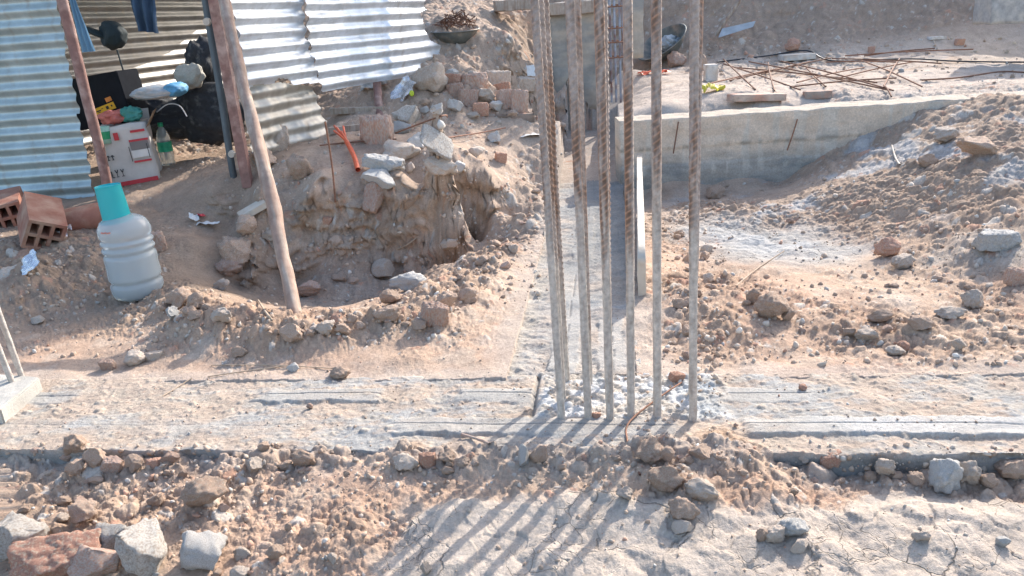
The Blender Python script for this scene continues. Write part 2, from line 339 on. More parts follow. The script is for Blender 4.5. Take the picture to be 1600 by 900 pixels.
EDGE = [(60,715,-.02),(200,728,-.03),(400,725,-.02),(600,712,-.01),(850,712,-.01),(1000,705,.0),(1150,695,.01),(1220,735,-.04),(1400,755,-.06),(1600,760,-.07)]
def soil_fields(x, y):
    zb = base_z(x, y)
    rough = gauss(x, y, ROUGH); rim = segm(x, y, RIM, .17); edge = segm(x, y, EDGE, .075)
    u, v = uv(x, y)
    smoothm = sstep(.55, .1, fbm(x*2.2+3, y*2.2, oct=3)*1.2+.3)
    rough = np.clip(np.maximum(np.maximum(rough, rim), edge*.75)+fbm(x*3.1, y*3.1, oct=3)*.3+.08, 0, 1)
    rough = np.maximum(rough, .8*sstep(5.6, 6.6, y)*np.where((x > .9) & (y < 8.7), .2, 1.0)*(.9+.5*fbm(x*1.5, y*1.5, oct=2)))
    mud = gauss(x, y, [(1210,385,-.06,.38,1.2),(1130,365,-.06,.3,1.0),(1280,400,-.05,.3,1.0),(1400,470,.02,.12,.6),(1560,400,.05,.3,.7),(1480,400,.03,.16,.8),(1330,520,0,.1,.0),(540,475,-.24,.3,.5)])
    bp_ = np.array([G(*q)[:2] for q in ((560,935,-.09),(610,880,-.08),(650,815,-.05),(720,775,-.03),(860,785,-.03),(1000,800,-.04),(1150,808,-.05),(1300,792,-.05),(1450,768,-.06),(1600,790,-.07),(1900,800,-.07))])
    yb_ = np.interp(x, bp_[:, 0], bp_[:, 1]); mud = np.maximum(mud, 1.15*sstep(.05, -.05, y-yb_+fbm(x*6, y*6, oct=3)*.06)*sstep(bp_[0, 0]-.05, bp_[1, 0]+.1, x))
    mud = np.clip(mud*1.3+fbm(x*5, y*5, oct=4)*.35-.25, 0, 1)
    rough = rough*(1-.75*mud)
    return zb, rough, mud, rim, edge, u, v
def wx_(x, y, c): return (x+fbm(x*9, y*9, oct=3)*.03)/c, (y+fbm(x*9+7, y*9, oct=3)*.03)/c
def plates(gx, gy, seed):
    ix = np.floor(gx).astype(int); iy = np.floor(gy).astype(int); d1 = np.full(gx.shape, 9.); val = np.zeros_like(gx)
    for a in (-1, 0, 1):
        for b in (-1, 0, 1):
            r4 = _rnd[_h(ix+a+seed, iy+b+seed*3, seed)]; d = (gx-ix-a-r4[..., 0])**2+(gy-iy-b-r4[..., 1])**2
            m = d < d1; d1 = np.where(m, d, d1); val = np.where(m, r4[..., 2]+(gx-ix-a-r4[..., 0])*(r4[..., 3]-.5), val)
    return val
def terrain_fn(x, y, full=True):
    zb, rough, mud, rim, edge, u, v = soil_fields(x, y)
    wx = x+fbm(x*14, y*14, oct=2)*.02; wy = y+fbm(x*14+9, y*14+5, oct=2)*.02
    z = zb+fbm(x*1.7, y*1.7, oct=3)*.035*(.4+rough)+fbm(x*7, y*7, oct=5, gain=.55)*.014*(.35+1.5*rough)
    z += rim*.035+edge*.006
    # broken cake of the mud
    z += mud*np.abs(fbm(x*6+4, y*6, oct=3))*.018
    for cs_, hh_, sd_ in ((.11, .007, 31), (.045, .0035, 32)):      # curled flakes of the dry crust
        gx, gy = wx_(x, y, cs_); z = z+mud*plates(gx, gy, sd_)*hh_
    b1, i1 = bumps(wx, wy, .085, .5, .2, .55, 1); b2, i2 = bumps(wx, wy, .045, .75, .25, .6, 2); b3, i3 = bumps(wx, wy, .022, .8, .25, .6, 3); b4, i4 = bumps(wx, wy, .0105, .6, .3, .6, 4)
    far = sstep(5.2, 7.5, y)
    b0, i0 = bumps(wx, wy, .17, .5, .2, .5, 5)
    k1 = sstep(.45, .85, rough); k2 = sstep(.25, .6, rough); k3 = sstep(.08, .4, rough)*.92+.08
    k0 = sstep(.6, .9, rough)*(.35+.65*far)
    hs = np.maximum.reduce([b0*k0*.8, b1*k1, b2*k2, b3*k3, b4*np.clip(k3+.25, 0, 1)])
    ids = np.where(b0*k0*.8 >= hs, i0, np.where(b1*k1 >= hs, i1, np.where(b2*k2 >= hs, i2, i3)))
    stone = sstep(.001, .004, hs)
    z = z+hs*.95+stone*fbm(x*60, y*60, oct=2)*.003
    # keep the soil under the cast beams
    inb = (v > 1.955) & (v < 2.41); z = np.where(inb, np.minimum(z, -.035), z)
    inp = (u > -.375) & (u < .075) & (v > 2.4) & (v < 7.2); z = np.where(inp, np.minimum(z, -.035+.12*np.clip(v-5.4, 0, 2)), z)
    q1 = np.exp(-((v-2.43)/.10)**2)*(v > 2.41)*((u < -.38) | (u > .10)); q2 = np.exp(-((u+.38)/.12)**2)*(u < -.375)*(v > 2.4)*sstep(4.6, 4.0, v)
    qq = np.clip(q1+q2, 0, 1); z = z*(1-qq)+qq*(.003+(z-zb)*.6)
    z = z-.022*sstep(.42, .6, u)*sstep(1.70, 1.86, v)*(v < 1.955)
    global _ZB; _ZB = zb
    return z, hs, ids, stone, rough, mud, u, v
def lerp(a, b, t): return a+(b-a)*t[..., None]
def soil_color(x, y, z, hs, ids, stone, rough, mud, u, v):
    n1 = fbm(x*1.3+8, y*1.3, oct=4)*.5+.5; n2 = fbm(x*9, y*9+3, oct=4)*.5+.5
    tan = np.array([.47, .345, .255]); red = np.array([.46, .30, .212]); brn = np.array([.36, .25, .175]); pale = np.array([.475, .41, .345]); grey = np.array([.44, .41, .37])
    c = lerp(np.broadcast_to(tan, x.shape+(3,)), red, np.clip(n1*1.2-.2, 0, 1))
    c = lerp(c, np.array([.50, .42, .34]), sstep(.5, .85, n2)*.5)
    c = lerp(c, brn, sstep(.35, .9, rough)*.55)
    # left yard and pit are coloured a darker brown
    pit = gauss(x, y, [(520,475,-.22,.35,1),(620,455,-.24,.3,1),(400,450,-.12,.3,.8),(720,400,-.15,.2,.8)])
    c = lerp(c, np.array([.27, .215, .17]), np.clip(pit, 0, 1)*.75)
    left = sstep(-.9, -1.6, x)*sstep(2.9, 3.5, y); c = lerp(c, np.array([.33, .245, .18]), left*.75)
    c = lerp(c, np.array([.46, .355, .275]), sstep(4.0, 4.6, y)*sstep(-1.6, -1.2, x)*.7)
    c = lerp(c, np.array([.37, .275, .205]), sstep(3.3, 4.2, y)*(x > .7)*sstep(.2, .6, rough)*.6)
    c = lerp(c, np.array([.36, .27, .205]), sstep(7.8, 8.8, y)*.7)
    c = lerp(c, pale, mud*.9); c = lerp(c, np.array([.37, .36, .34]), mud*.8*sstep(3.2, 3.8, y)*(x > .9))
    slab = sstep(YB, YB+.1, y)*sstep(.85, 1.0, x)*sstep(8.9, 8.3, y); c = lerp(c, np.array([.52, .44, .37]), slab*sstep(.25, .6, n1+n2*.4)*.8)
    # grey cement dust beside the beams
    dd = np.minimum(np.abs(v-2.19)-.25, np.where(v > 2.2, np.abs(u+.145)-.25, 9)); ce = sstep(.14, .0, dd+(n2-.5)*.2)
    c = lerp(c, grey, ce*.45)
    patch = sstep(.56, .74, fbm(x*2.6-4, y*2.6, oct=4)*.5+.5)*sstep(3.4, 4.2, y)*sstep(.8, 1.5, x)*sstep(6.2, 5.4, y); c = lerp(c, np.array([.46, .465, .46]), patch*.7)
    sc = np.where((ids > .965)[..., None], np.array([.46, .27, .19]), np.where((ids > .9)[..., None], np.array([.52, .47, .41]), np.where((ids > .5)[..., None], c*1.04, c*.92)))
    c = c*(1-stone[..., None]*.8)+sc*stone[..., None]*.8
    return np.clip(c*.97, .02, .8)

def build_terrain():
    ys = [-8, -4, -2, -1, 0, .5, .8, 1.0, 1.15]; y = 1.28
    while y < 14:
        ys.append(y); d = (y*y+1.44)/(CH*FPX*.64)
        if 3.75 < y < 4.75: d = min(d, .0055)
        elif y < 10.2: d = min(d, .0135)
        y += d
    ys += [15, 17, 20, 25, 35, 60, 120, 250]
    us = list(np.arange(-.76, .8, .00145)); ex = [.85, 1, 1.3, 2, 3, 5, 9, 18, 40]
    us = [-e for e in ex[::-1]]+us+ex
    ys = np.array(ys); us = np.array(us)
    W = np.where(ys > 1.25, ys*1.0, 1.25)*1.0
    X = us[None, :]*W[:, None]; Y = np.repeat(ys[:, None], len(us), 1)
    z, hs, ids, stone, rough, mud, u, v = terrain_fn(X, Y)
    far = sstep(14, 30, np.hypot(X, Y)); z = z*(1-far)+far*1.2
    z = np.where(Y < 1.2, np.minimum(z, -.05), z)
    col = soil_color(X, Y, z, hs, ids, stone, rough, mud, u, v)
    # horizontal roughening makes steep faces craggy
    zsm = _ZB; gy, gx = np.gradient(zsm); sl = np.abs(gy)/np.maximum(np.gradient(Y, axis=0), 1e-4); k = sstep(.75, 1.8, sl)
    c1 = fbm(X*5, Y*5, z*5, oct=4, gain=.6); c2 = fbm(X*22, Y*22, z*22, oct=3, gain=.6)
    bz1, _i = bumps(X+c1*.03, z+c2*.03, .20, .9, .3, .65, 21); bz2, _i = bumps(X+c2*.015, z, .075, .6, .25, .6, 22); bz3, _i = bumps(X, z, .02, .7, .25, .6, 23)
    dYy = k*(c1*.07+c2*.015-np.maximum.reduce([bz1*.5, bz2*.7, bz3*.5])-.03*sstep(.1, -.1, fbm(X*3, z*14, oct=3))); dXx = k*(fbm(X*9+5, Y*9, z*9, oct=3)*.03)
    col = col*(1+.22*(k*np.clip(c1+c2, -1, 1))[..., None])
    V = np.stack([X+dXx, Y+dYy, z], -1).reshape(-1, 3)
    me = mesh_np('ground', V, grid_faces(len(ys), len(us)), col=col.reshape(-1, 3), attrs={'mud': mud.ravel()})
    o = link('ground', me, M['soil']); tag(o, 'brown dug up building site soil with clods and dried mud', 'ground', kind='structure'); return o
ground = build_terrain()
bpy.context.view_layer.update()
SITE = [ground]
def hit(px, py, objs=None):
    d = Vector(ray(px, py)).normalized(); best = None
    for o in (objs or SITE):
        ok, loc, n, i = o.ray_cast(Vector(CO), d)
        if ok and (best is None or (loc-Vector(CO)).length < (best-Vector(CO)).length): best = loc.copy()
    return best if best is not None else Vector(P(px, py, 7))
def zdown(x, y):
    best = -9
    for o in SITE:
        ok, loc, n, i = o.ray_cast(Vector((x, y, 6)), Vector((0, 0, -1)))
        if ok: best = max(best, loc.z)
    return best

# ================================================================ CAST BEAMS
def pxline_v(v): return v
STRIPS_F = [(0,470,.30),(600,1075,.9),(1150,1700,1.0)]      # px ranges along the front strip
STRIPS_B = [(20,130,.8),(398,605,1),(703,850,1),(1108,1288,1)]
def u_of(px, py): return uv(*G(px, py, 0)[:2])[0]
def cement_top(x, y, u, v, strips):
    """height and colour of a cast top: smooth trowelled strips with a joint line, rough dirty concrete between"""
    z = fbm(x*8, y*8, oct=5, gain=.6)*.006+fbm(x*40, y*40, oct=3)*.002
    b, i = bumps(x, y, .014, .25, .25, .6, 8); b2, i2 = bumps(x, y, .03, .10, .2, .5, 9)
    n1 = fbm(x*3, y*6, oct=5)*.5+.5; n2 = fbm(x*14, y*25, oct=4)*.5+.5
    m = np.zeros_like(x); line = np.zeros_like(x)
    for (u0, u1, v0, hw, amp) in strips:
        wob = fbm(x*11, y*11, oct=4, gain=.65)*.02
        mm = sstep(u0-.01, u0+.05, u+wob*2)*sstep(u1+.01, u1-.05, u+wob*2)*sstep(hw+.004, hw-.004, np.abs(v-v0)+wob*.6)*amp
        m = np.maximum(m, mm); line = np.maximum(line, mm*(np.abs(v-v0-.008-fbm(u*3, v*0, oct=2)*.003) < .0022))
    clean = m*sstep(.25, .5, n1+.25)
    dirt = (1-clean)
    peb = np.maximum(b*.6, b2*.6)*(.25+.75*dirt)
    z = z*(1-.85*m)+m*(.002+.008*sstep(.3, .7, fbm(x*2.3, y*5+3, oct=3)*.6+.5))+peb*(1-.3*m)-line*.006
    tanc = np.array([.43, .345, .275]); cem = np.array([.39, .375, .345]); drk = np.array([.2, .2, .2])
    c = lerp(np.broadcast_to(tanc, x.shape+(3,)), np.array([.34, .335, .32]), sstep(.44, .66, n1*.6+n2*.4))
    c = lerp(c, np.array([.46, .39, .31]), sstep(.5, .75, n2)*.5)
    c = lerp(c, cem, clean*.82); c = lerp(c, drk, line*.9)
    ps = sstep(.001, .003, peb); rc = np.where((i > .8)[..., None], np.array([.44, .30, .22]), np.array([.47, .39, .31]))
    c = c*(1-ps[..., None]*.6)+rc*ps[..., None]*.6
    return z, c, clean
def beam_mesh(name, uu, vv, zt_fn, drop, edge_jag=.006):
    U, V_ = np.meshgrid(uu, vv); x, y = xy(U, V_)
    z, c, clean = zt_fn(x, y, U, V_)
    # jagged arrises
    jag = fbm(x*6, y*6, oct=4)*edge_jag*1.6
    V_ = V_.copy(); V_[0, :] += jag[0, :]; V_[-1, :] += jag[-1, :]
    x, y = xy(U, V_)
    nr, nc = x.shape
    top = np.stack([x, y, z], -1)
    def skirt(row, sv, k=9):
        out = []
        for i in range(1, k+1):
            q = row.copy(); q[:, 2] = row[:, 2]*(1-i/k)-drop*i/k; off = fbm(row[:, 0]*9, row[:, 1]*9, np.full(nc, i*.35), oct=3)*.006
            q[:, 0] += sY*off; q[:, 1] += cY*off
            out.append(q)
        return out
    rows = skirt(top[0], -1)[::-1]+[r for r in top]+skirt(top[-1], 1)
    full = np.stack(rows, 0); k = 9
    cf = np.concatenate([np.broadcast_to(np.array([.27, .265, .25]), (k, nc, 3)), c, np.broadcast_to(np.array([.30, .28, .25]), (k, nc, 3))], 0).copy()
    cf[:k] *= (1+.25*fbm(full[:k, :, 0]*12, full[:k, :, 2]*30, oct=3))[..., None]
    V3 = full.reshape(-1, 3)
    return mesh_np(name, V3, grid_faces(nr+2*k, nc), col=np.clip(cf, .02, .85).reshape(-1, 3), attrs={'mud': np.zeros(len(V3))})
strF = [(u_of(a, 667), u_of(b, 667), 2.088, .050, am) for a, b, am in STRIPS_F]
strB = [(u_of(a, 619), u_of(b, 619), 2.292, .047, am) for a, b, am in STRIPS_B]
pedU0, pedU1 = -.25, .34
def near_top(x, y, u, v):
    z, c, cl = cement_top(x, y, u, v, strF+strB)
    # white rough mortar round the starter bars, set in a shallow box-out
    wob = fbm(x*9, y*9, oct=3)*.03
    ped = sstep(pedU0-.01, pedU0+.015, u+wob*.3)*sstep(pedU1+.05, pedU1-.03, u+wob)*sstep(2.125, 2.15, v+wob*.5)
    gap = sstep(.012, .0, np.abs(u-pedU0+.015))*sstep(2.13, 2.17, v)
    b, i = bumps(x, y, .03, .9, .25, .6, 12); b2, i2 = bumps(x, y, .013, .9, .3, .6, 13)
    z = z*(1-ped)+ped*(.002+np.maximum(b*.8, b2)+fbm(x*25, y*25, oct=3)*.006)-gap*.018
    n = fbm(x*16, y*16, oct=4)*.5+.5
    pc = lerp(np.broadcast_to(np.array([.54, .535, .52]), x.shape+(3,)), np.array([.44, .385, .32]), sstep(.38, .56, n)*.85)
    pc = lerp(pc, np.array([.36, .39, .40]), sstep(.55, .7, fbm(x*7+4, y*7, oct=3)*.5+.5)*.6)
    c = lerp(c, pc, ped); c = lerp(c, np.array([.25, .25, .24]), gap*.8)
    # soil spilt over the edge beneath the bars and on the front left
    sp = gauss(x, y, [(1130,690,0,.10,1),(1180,700,0,.06,.8),(650,702,0,.05,.8),(450,700,0,.06,.8),(1060,700,0,.06,.7)])
    sp = np.clip(sp*1.3+fbm(x*14, y*14, oct=3)*.3-.35, 0, 1); b3, i3 = bumps(x, y, .02, .95, .3, .6, 14)
    z = z+sp*(.012+b3); c = lerp(c, np.array([.42, .29, .20]), sp)
    wht = gauss(x, y, [(1400,655,0,.16,.9),(1560,650,0,.14,1),(1330,662,0,.1,.6)]); c = lerp(c, np.array([.66, .65, .63]), np.clip(wht, 0, 1)*cl*.35)
    return z, c, cl
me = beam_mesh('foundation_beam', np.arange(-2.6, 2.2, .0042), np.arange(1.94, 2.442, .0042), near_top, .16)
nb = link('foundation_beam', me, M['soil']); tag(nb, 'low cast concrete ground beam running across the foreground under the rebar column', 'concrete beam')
def perp_top(x, y, u, v):
    su = -u  # strips run along v: swap axes
    z, c, cl = cement_top(x, y, v, u, [(2.44, 3.7, -.185, .055, 1), (3.75, 5.1, -.15, .05, .8), (5.2, 6.6, -.12, .045, .7), (2.46, 3.0, -.01, .05, .9), (3.6, 3.85, .03, .038, .8), (4.1, 4.35, .03, .04, .7)])
    c = lerp(c, np.array([.33, .325, .31]), np.clip(.55+fbm(x*5, y*5, oct=3)*.5, 0, 1)*(1-cl*.5)); z = z+fbm(x*6, y*12, oct=4)*.010*(1-cl)
    damp = sstep(3.2, 4.0, v+fbm(x*4, y*4, oct=3)*.3)*sstep(-.32, -.2, u+fbm(x*5, y*5, oct=3)*.06)
    c = lerp(c, np.array([.26, .26, .25]), damp*.75)
    e = sstep(-.30, -.38, u+fbm(x*6, y*6, oct=3)*.05); c = lerp(c, np.array([.44, .39, .32]), e*.6)
    return z, c, cl
def perp_mesh():
    us_ = np.arange(-.39, .10, .005); vs_ = [2.446]
    while vs_[-1] < 8.2: vs_.append(vs_[-1]+.004+.0035*(vs_[-1]-2.4))
    U, V_ = np.meshgrid(us_, np.array(vs_)); x, y = xy(U, V_); z, c, cl = perp_top(x, y, U, V_)
    z = z-.002; U = U.copy(); j = fbm(V_*7, V_*0+3, oct=4); U[:, 0] += j[:, 0]*.02; U[:, -1] += j[:, -1]*.012; x, y = xy(U, V_)
    full = np.stack([x, y, z], -1); L = full[:, :1].copy(); Rr = full[:, -1:].copy(); L[..., 2] = -.14; Rr[..., 2] = -.14
    full = np.concatenate([L, full, Rr], 1); d = np.broadcast_to(np.array([.3, .28, .25]), (len(vs_), 1, 3)); c = np.concatenate([d, c, d], 1)
    a = full[:1].copy(); a[..., 2] = -.14; full = np.concatenate([a, full], 0); c = np.concatenate([c[:1]*0+.28, c], 0)
    n = full.shape
    return mesh_np('foundation_beam', full.reshape(-1, 3), grid_faces(n[0], n[1]), col=np.clip(c, .02, .85).reshape(-1, 3), attrs={'mud': np.zeros(n[0]*n[1])})
pb = link('foundation_beam', perp_mesh(), M['soil']); tag(pb, 'damp grey ground beam running away from the rebar column to the rear', 'concrete beam')

# far beam: tall cast face with board marks
def far_beam():
    x0 = float(P(968, 190, YB)[0]); ang = math.atan2(-.02, 1)
    X = np.arange(0, 5.4, .012); Z = np.linspace(-.2, FBZ, 70)
    XX, ZZ = np.meshgrid(X, Z); yy = fbm(XX*3, ZZ*9, oct=4)*.008+fbm(XX*25, ZZ*25, oct=3)*.002
    for zb, dd in ((.12, .010), (.24, -.006)): yy += sstep(zb-.004, zb+.004, ZZ+fbm(XX*5, XX*0, oct=2)*.01)*dd
    n = fbm(XX*2.5, ZZ*8, oct=5)*.5+.5; n2 = fbm(XX*14, ZZ*1.6+3, oct=4)*.5+.5
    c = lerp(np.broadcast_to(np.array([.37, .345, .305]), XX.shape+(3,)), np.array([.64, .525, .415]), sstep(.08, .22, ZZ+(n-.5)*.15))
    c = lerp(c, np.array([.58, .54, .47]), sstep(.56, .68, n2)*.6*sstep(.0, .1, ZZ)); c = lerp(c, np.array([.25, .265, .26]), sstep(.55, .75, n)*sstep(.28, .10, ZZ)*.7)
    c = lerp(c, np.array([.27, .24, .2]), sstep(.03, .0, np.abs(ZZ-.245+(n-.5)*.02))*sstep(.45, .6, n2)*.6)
    face = np.stack([XX, yy, ZZ+ (ZZ > FBZ-.001)*(fbm(XX*6, XX*0+2, oct=4)*.012)], -1)
    tops = []
    last = face[-1]
    for k in range(1, 26):
        q = last.copy(); q[:, 1] = k*.011; q[:, 2] = last[:, 2]*.4+FBZ*.6+fbm(X*9, np.full_like(X, k*.1), oct=4)*.006+.002; tops.append(q)
    full = np.concatenate([face, np.stack(tops, 0)], 0)
    tc = np.broadcast_to(np.array([.50, .43, .35]), (25, len(X), 3)); c = np.concatenate([c, tc], 0)
    # left end cap
    cap = full[:, :1].copy(); cap[:, 0, 1] = .27; full = np.concatenate([cap, full], 1); c = np.concatenate([c[:, :1], c], 1)
    V = full.reshape(-1, 3)
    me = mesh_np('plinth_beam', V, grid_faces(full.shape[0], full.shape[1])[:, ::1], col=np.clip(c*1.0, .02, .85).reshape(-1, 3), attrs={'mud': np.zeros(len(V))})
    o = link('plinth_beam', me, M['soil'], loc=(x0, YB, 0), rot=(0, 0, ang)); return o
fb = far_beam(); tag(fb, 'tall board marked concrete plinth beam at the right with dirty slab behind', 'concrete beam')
bpy.context.view_layer.update()
SITE += [nb, pb, fb]

# ================================================================ REBAR COLUMN
def rebar_mesh(name, r, L, rib=.0013, pitch=.012, coat=.6, seed=0, step=.0022, n=18):
    zz = np.arange(-.06, L, step); th = np.linspace(0, 2*np.pi, n, endpoint=False)
    T, Z = np.meshgrid(th, zz)
    half = np.where(T < np.pi, T, T-np.pi); slant = half/np.pi*pitch*1.3*np.where(T < np.pi, 1, -1)
    ph = ((Z+slant)/pitch) % 1; tr = np.clip(1-np.abs(ph-.5)*4.2, 0, 1)
    lo = np.exp(-(np.minimum(np.minimum(T, 2*np.pi-T), np.abs(T-np.pi))/.2)**2)
    cz = sstep(coat+.15, coat-.15, Z+perlin(Z*6+seed, T*1.2+seed)*.25)
    rr = r+rib*np.maximum(tr, lo)*(1-.65*cz)+cz*(.0006+.0009*(perlin(Z*40+seed, T*1.5)+perlin(Z*9, T+seed)))
    bend = np.stack([perlin(zz*.8+seed, zz*0), perlin(zz*.8, zz*0+seed+5)], 1)*.0035
    x = rr*np.cos(T)+bend[:, :1]; y = rr*np.sin(T)+bend[:, 1:]
    V = np.stack([x, y, Z], -1).reshape(-1, 3)
    i = np.arange(len(zz)-1)[:, None]*n+np.arange(n)[None]; j = np.arange(len(zz)-1)[:, None]*n+(np.arange(n)+1)[None] % n
    Fq = np.stack([i, j, j+n, i+n], -1).reshape(-1, 4)
    n1 = perlin(Z*3+seed, T*.5)*.5+.5; n2 = perlin(Z*25, T*1.5+seed)*.5+.5
    rust = np.array([.34, .185, .11]); grey = np.array([.35, .31, .285]); cem = np.array([.50, .455, .40])
    c = np.broadcast_to(rust, Z.shape+(3,))*(.38+.85*np.maximum(tr, lo))[..., None]; c = lerp(c, grey, sstep(.3, .62, n1*.7+n2*.4)*.85)  # grooves between the ribs get shade painted into the rust colour
    c = lerp(c, cem, np.clip(cz*(.62+.45*sstep(-.3, .3, fbm(Z*14+seed, T*.9, oct=2)))+.10, 0, 1)); c = c*(.85+.3*n2[..., None])
    me = mesh_np(name, V, Fq, col=c.reshape(-1, 3)); return me
M['bar'] = mat('rebar_metal', attr=True, rough=.75, metal=.12, var=.3, scale=60, bump=.3, bscale=150)
def align(o, p, q):
    d = Vector(q)-Vector(p); o.location = p; o.rotation_mode = 'QUATERNION'; o.rotation_quaternion = d.to_track_quat('Z', 'Y')
BARS = [  # base u, v, top px at y=0, radius, label, coat
 (-.169, 2.134, 834, .0105, 'leftmost front rebar of the column, mortar coated below', .62),
 (-.171, 2.26, 844, .0105, 'middle rebar of the close trio at the left of the column', .45),
 (-.163, 2.40, 853, .0100, 'rearmost rusty rebar of the close trio at the left of the column', .25),
 (-.083, 2.134, 889, .0112, 'second front rebar from the left of the column', .65),
 (-.085, 2.37, 902, .0105, 'rusty orange rebar just behind the second front rebar', .20),
 (-.017, 2.134, 935, .0112, 'third front rebar from the left of the column', .60),
 (-.018, 2.39, 945, .0075, 'thin rebar half hidden behind the third front rebar', .3),
 (.050, 2.150, 979, .0112, 'fourth front rebar from the left of the column', .58),
 (.129, 2.150, 1024, .0114, 'fifth front rebar from the left beside the wide gap', .66),
 (.236, 2.134, 1082, .0112, 'rightmost front rebar of the column', .62),
 (.249, 2.27, 1094, .0108, 'rebar touching the rightmost front rebar from behind', .45)]
for i, (u, v, tp, r, lab, coat) in enumerate(BARS):
    x, y = xy(u, v); z = 0.0
    t = P(tp, 0, y); L = 2.3
    me = rebar_mesh('rebar', r, L, rib=.0023, pitch=.019, coat=coat, seed=i*3.1)
    o = link('rebar', me, M['bar']); align(o, (x, y, z), (t[0], y+(-.02 if v < 2.2 else .01), t[2]))
    tag(o, lab, 'rebar', 'vertical column rebars standing in the near beam')

# ================================================================ SHACK: tin sheets and poles
def tin_sheet(name, origin, az, s0, s1, z0, z1, pitch, amp, mat_, poly=None, dent=.006, seed=0, curl=0, ds=.02, zs=12, thick=.0012, sfn=None):
    """horizontal corrugations; s runs along the heading az, z is up; poly = outline in (s, z)"""
    S = np.arange(s0, s1+ds*.5, ds); Z = np.arange(z0, z1, pitch/zs); SS, ZZ = np.meshgrid(S, Z)
    off = amp*np.sin(2*np.pi*ZZ/pitch)*(1-.25*np.clip(fbm(SS*1.5+seed, ZZ*3, oct=2), 0, 1))
    off += fbm(SS*1.1+seed, ZZ*1.3, oct=3)*dent*2+fbm(SS*7+seed, ZZ*7, oct=3)*dent*.5
    if sfn is not None: off = off+sfn(SS, ZZ)
    V = np.stack([SS, off, ZZ], -1).reshape(-1, 3); Fq = grid_faces(len(Z), len(S))
    if poly is not None:
        pp = np.array(poly); cx = V[Fq].mean(1); ins = np.zeros(len(cx), bool); n = len(pp)
        for a in range(n):
            b = (a+1) % n; xa, ya, xb, yb = pp[a, 0], pp[a, 1], pp[b, 0], pp[b, 1]
            cond = ((ya > cx[:, 2]) != (yb > cx[:, 2])) & (cx[:, 0] < (xb-xa)*(cx[:, 2]-ya)/((yb-ya) or 1e-9)+xa); ins ^= cond
        Fq = Fq[ins]; used = np.unique(Fq); mp = -np.ones(len(V), int); mp[used] = np.arange(len(used)); V = V[used]; Fq = mp[Fq]
    # two skins: real thickness
    n = len(V); V2 = V.copy(); V2[:, 1] += thick; Fall = np.concatenate([Fq, Fq[:, ::-1]+n])
    me = mesh_np(name, np.concatenate([V, V2]), Fall)
    o = link(name, me, mat_, loc=tuple(origin), rot=(0, 0, math.pi/2-az)); return o
YL = 5.0
pL0 = P(-160, 200, YL); pL1 = P(120, 200, YL)
zbot = float(P(75, 320, YL)[2])
wl = float(pL1[0]+.05-pL0[0])
# right edge of the sheet follows the rusty pole
p_top = P(88, 0, YL); p_bot = P(150, 315, YL)
x0 = float(pL0[0])
o = tin_sheet('corrugated_sheet', (x0, YL, 0), math.pi/2, 0, wl+.1, zbot, 1.9, .0905, .0115, M['tin'],
              poly=[(-.1, zbot-.01), (float(p_bot[0])-x0, zbot-.01), (float(p_top[0])-x0, float(p_top[2])), (float(p_top[0])-x0, 2.2), (-.1, 2.2)], seed=1)
tag(o, 'blue grey corrugated tin sheet wall left of the rusty pole', 'tin sheet')
# right wall sheets
AZ = R_(25); A0 = P(352, 0, 4.8); dA = np.array([math.sin(AZ), math.cos(AZ), 0]); nA = np.array([math.cos(AZ), -math.sin(AZ), 0])
def PL(px, py, off=0.0):
    d = ray(px, py); a = A0+nA*off; t = ((a-CO) @ nA)/(d @ nA); q = CO+d*t; return float((q-a) @ dA), float(q[2])
def PLw(px, py, off=0.0):
    s, z = PL(px, py, off); q = A0+dA*s+nA*off; return np.array([q[0], q[1], z])
org = (float(A0[0]), float(A0[1]), 0)
polyA = [PL(352,-150), PL(355,0), PL(386,140), PL(400,132), PL(430,131), PL(432,122), PL(455,124), PL(458,133), PL(500,128), PL(495,100), PL(484,60), PL(474,0), PL(470,-150)]
polyB = [PL(466,-150), PL(470,0), PL(480,60), PL(491,100), PL(503,139), PL(560,129), PL(625,116), PL(662,104), PL(679,97), PL(685,84), PL(684,72), PL(668,62), PL(656,52), PL(655,40), PL(647,34), PL(652,26), PL(640,18), PL(654,12), PL(648,2), PL(655,-40), PL(655,-150)]
def slope_int(S, knots):
    xs = np.linspace(-.3, 3.2, 400); sl_ = np.interp(xs, [k[0] for k in knots], [k[1] for k in knots]); f = np.cumsum(sl_)*(xs[1]-xs[0]); return np.interp(S, xs, f-np.interp(0, xs, f))
def bowA(S, Z): return slope_int(S, [(-.3, 0), (.4, .03), (.8, -.03)])+.012*np.sin(Z*9+S*5)
def bowB(S, Z): return -.012+slope_int(S+.25*(Z-1.0), [(-.3, 0), (.7, 0), (1.0, .02), (1.18, -.17), (1.62, -.2), (1.72, .04), (2.1, .10), (2.9, .12)])+fbm(S*2.2, Z*5+2, oct=3)*.012-.010*np.exp(-((S-1.55)/.03)**2)
o = tin_sheet('corrugated_sheet', org, AZ, -.15, .9, .6, 2.0, .088, .014, M['tinlit'], poly=polyA, dent=.010, seed=4, ds=.014, sfn=bowA)
tag(o, 'near tin sheet of the sunlit wall, directly right of the leaning prop', 'tin sheet')
o = tin_sheet('corrugated_sheet', (org[0], org[1], -.018), AZ, .6, 2.75, .6, 2.0, .088, .013, M['tinlit'], poly=polyB, dent=.012, seed=6, ds=.014, sfn=bowB)
tag(o, 'far sunlit tin sheet with torn wavy right end above the short post', 'tin sheet')
lower_poly = [PL(384,135), PL(398,215), PL(404,262), PL(440,236), PL(470,222), PL(512,213), PL(513,190), PL(503,150), PL(500,135), PL(440,128)]
def crump(S, Z): return fbm(S*3+7, Z*2, oct=4)*.035+.02*sstep(.75, .5, Z)*np.sin(S*6)
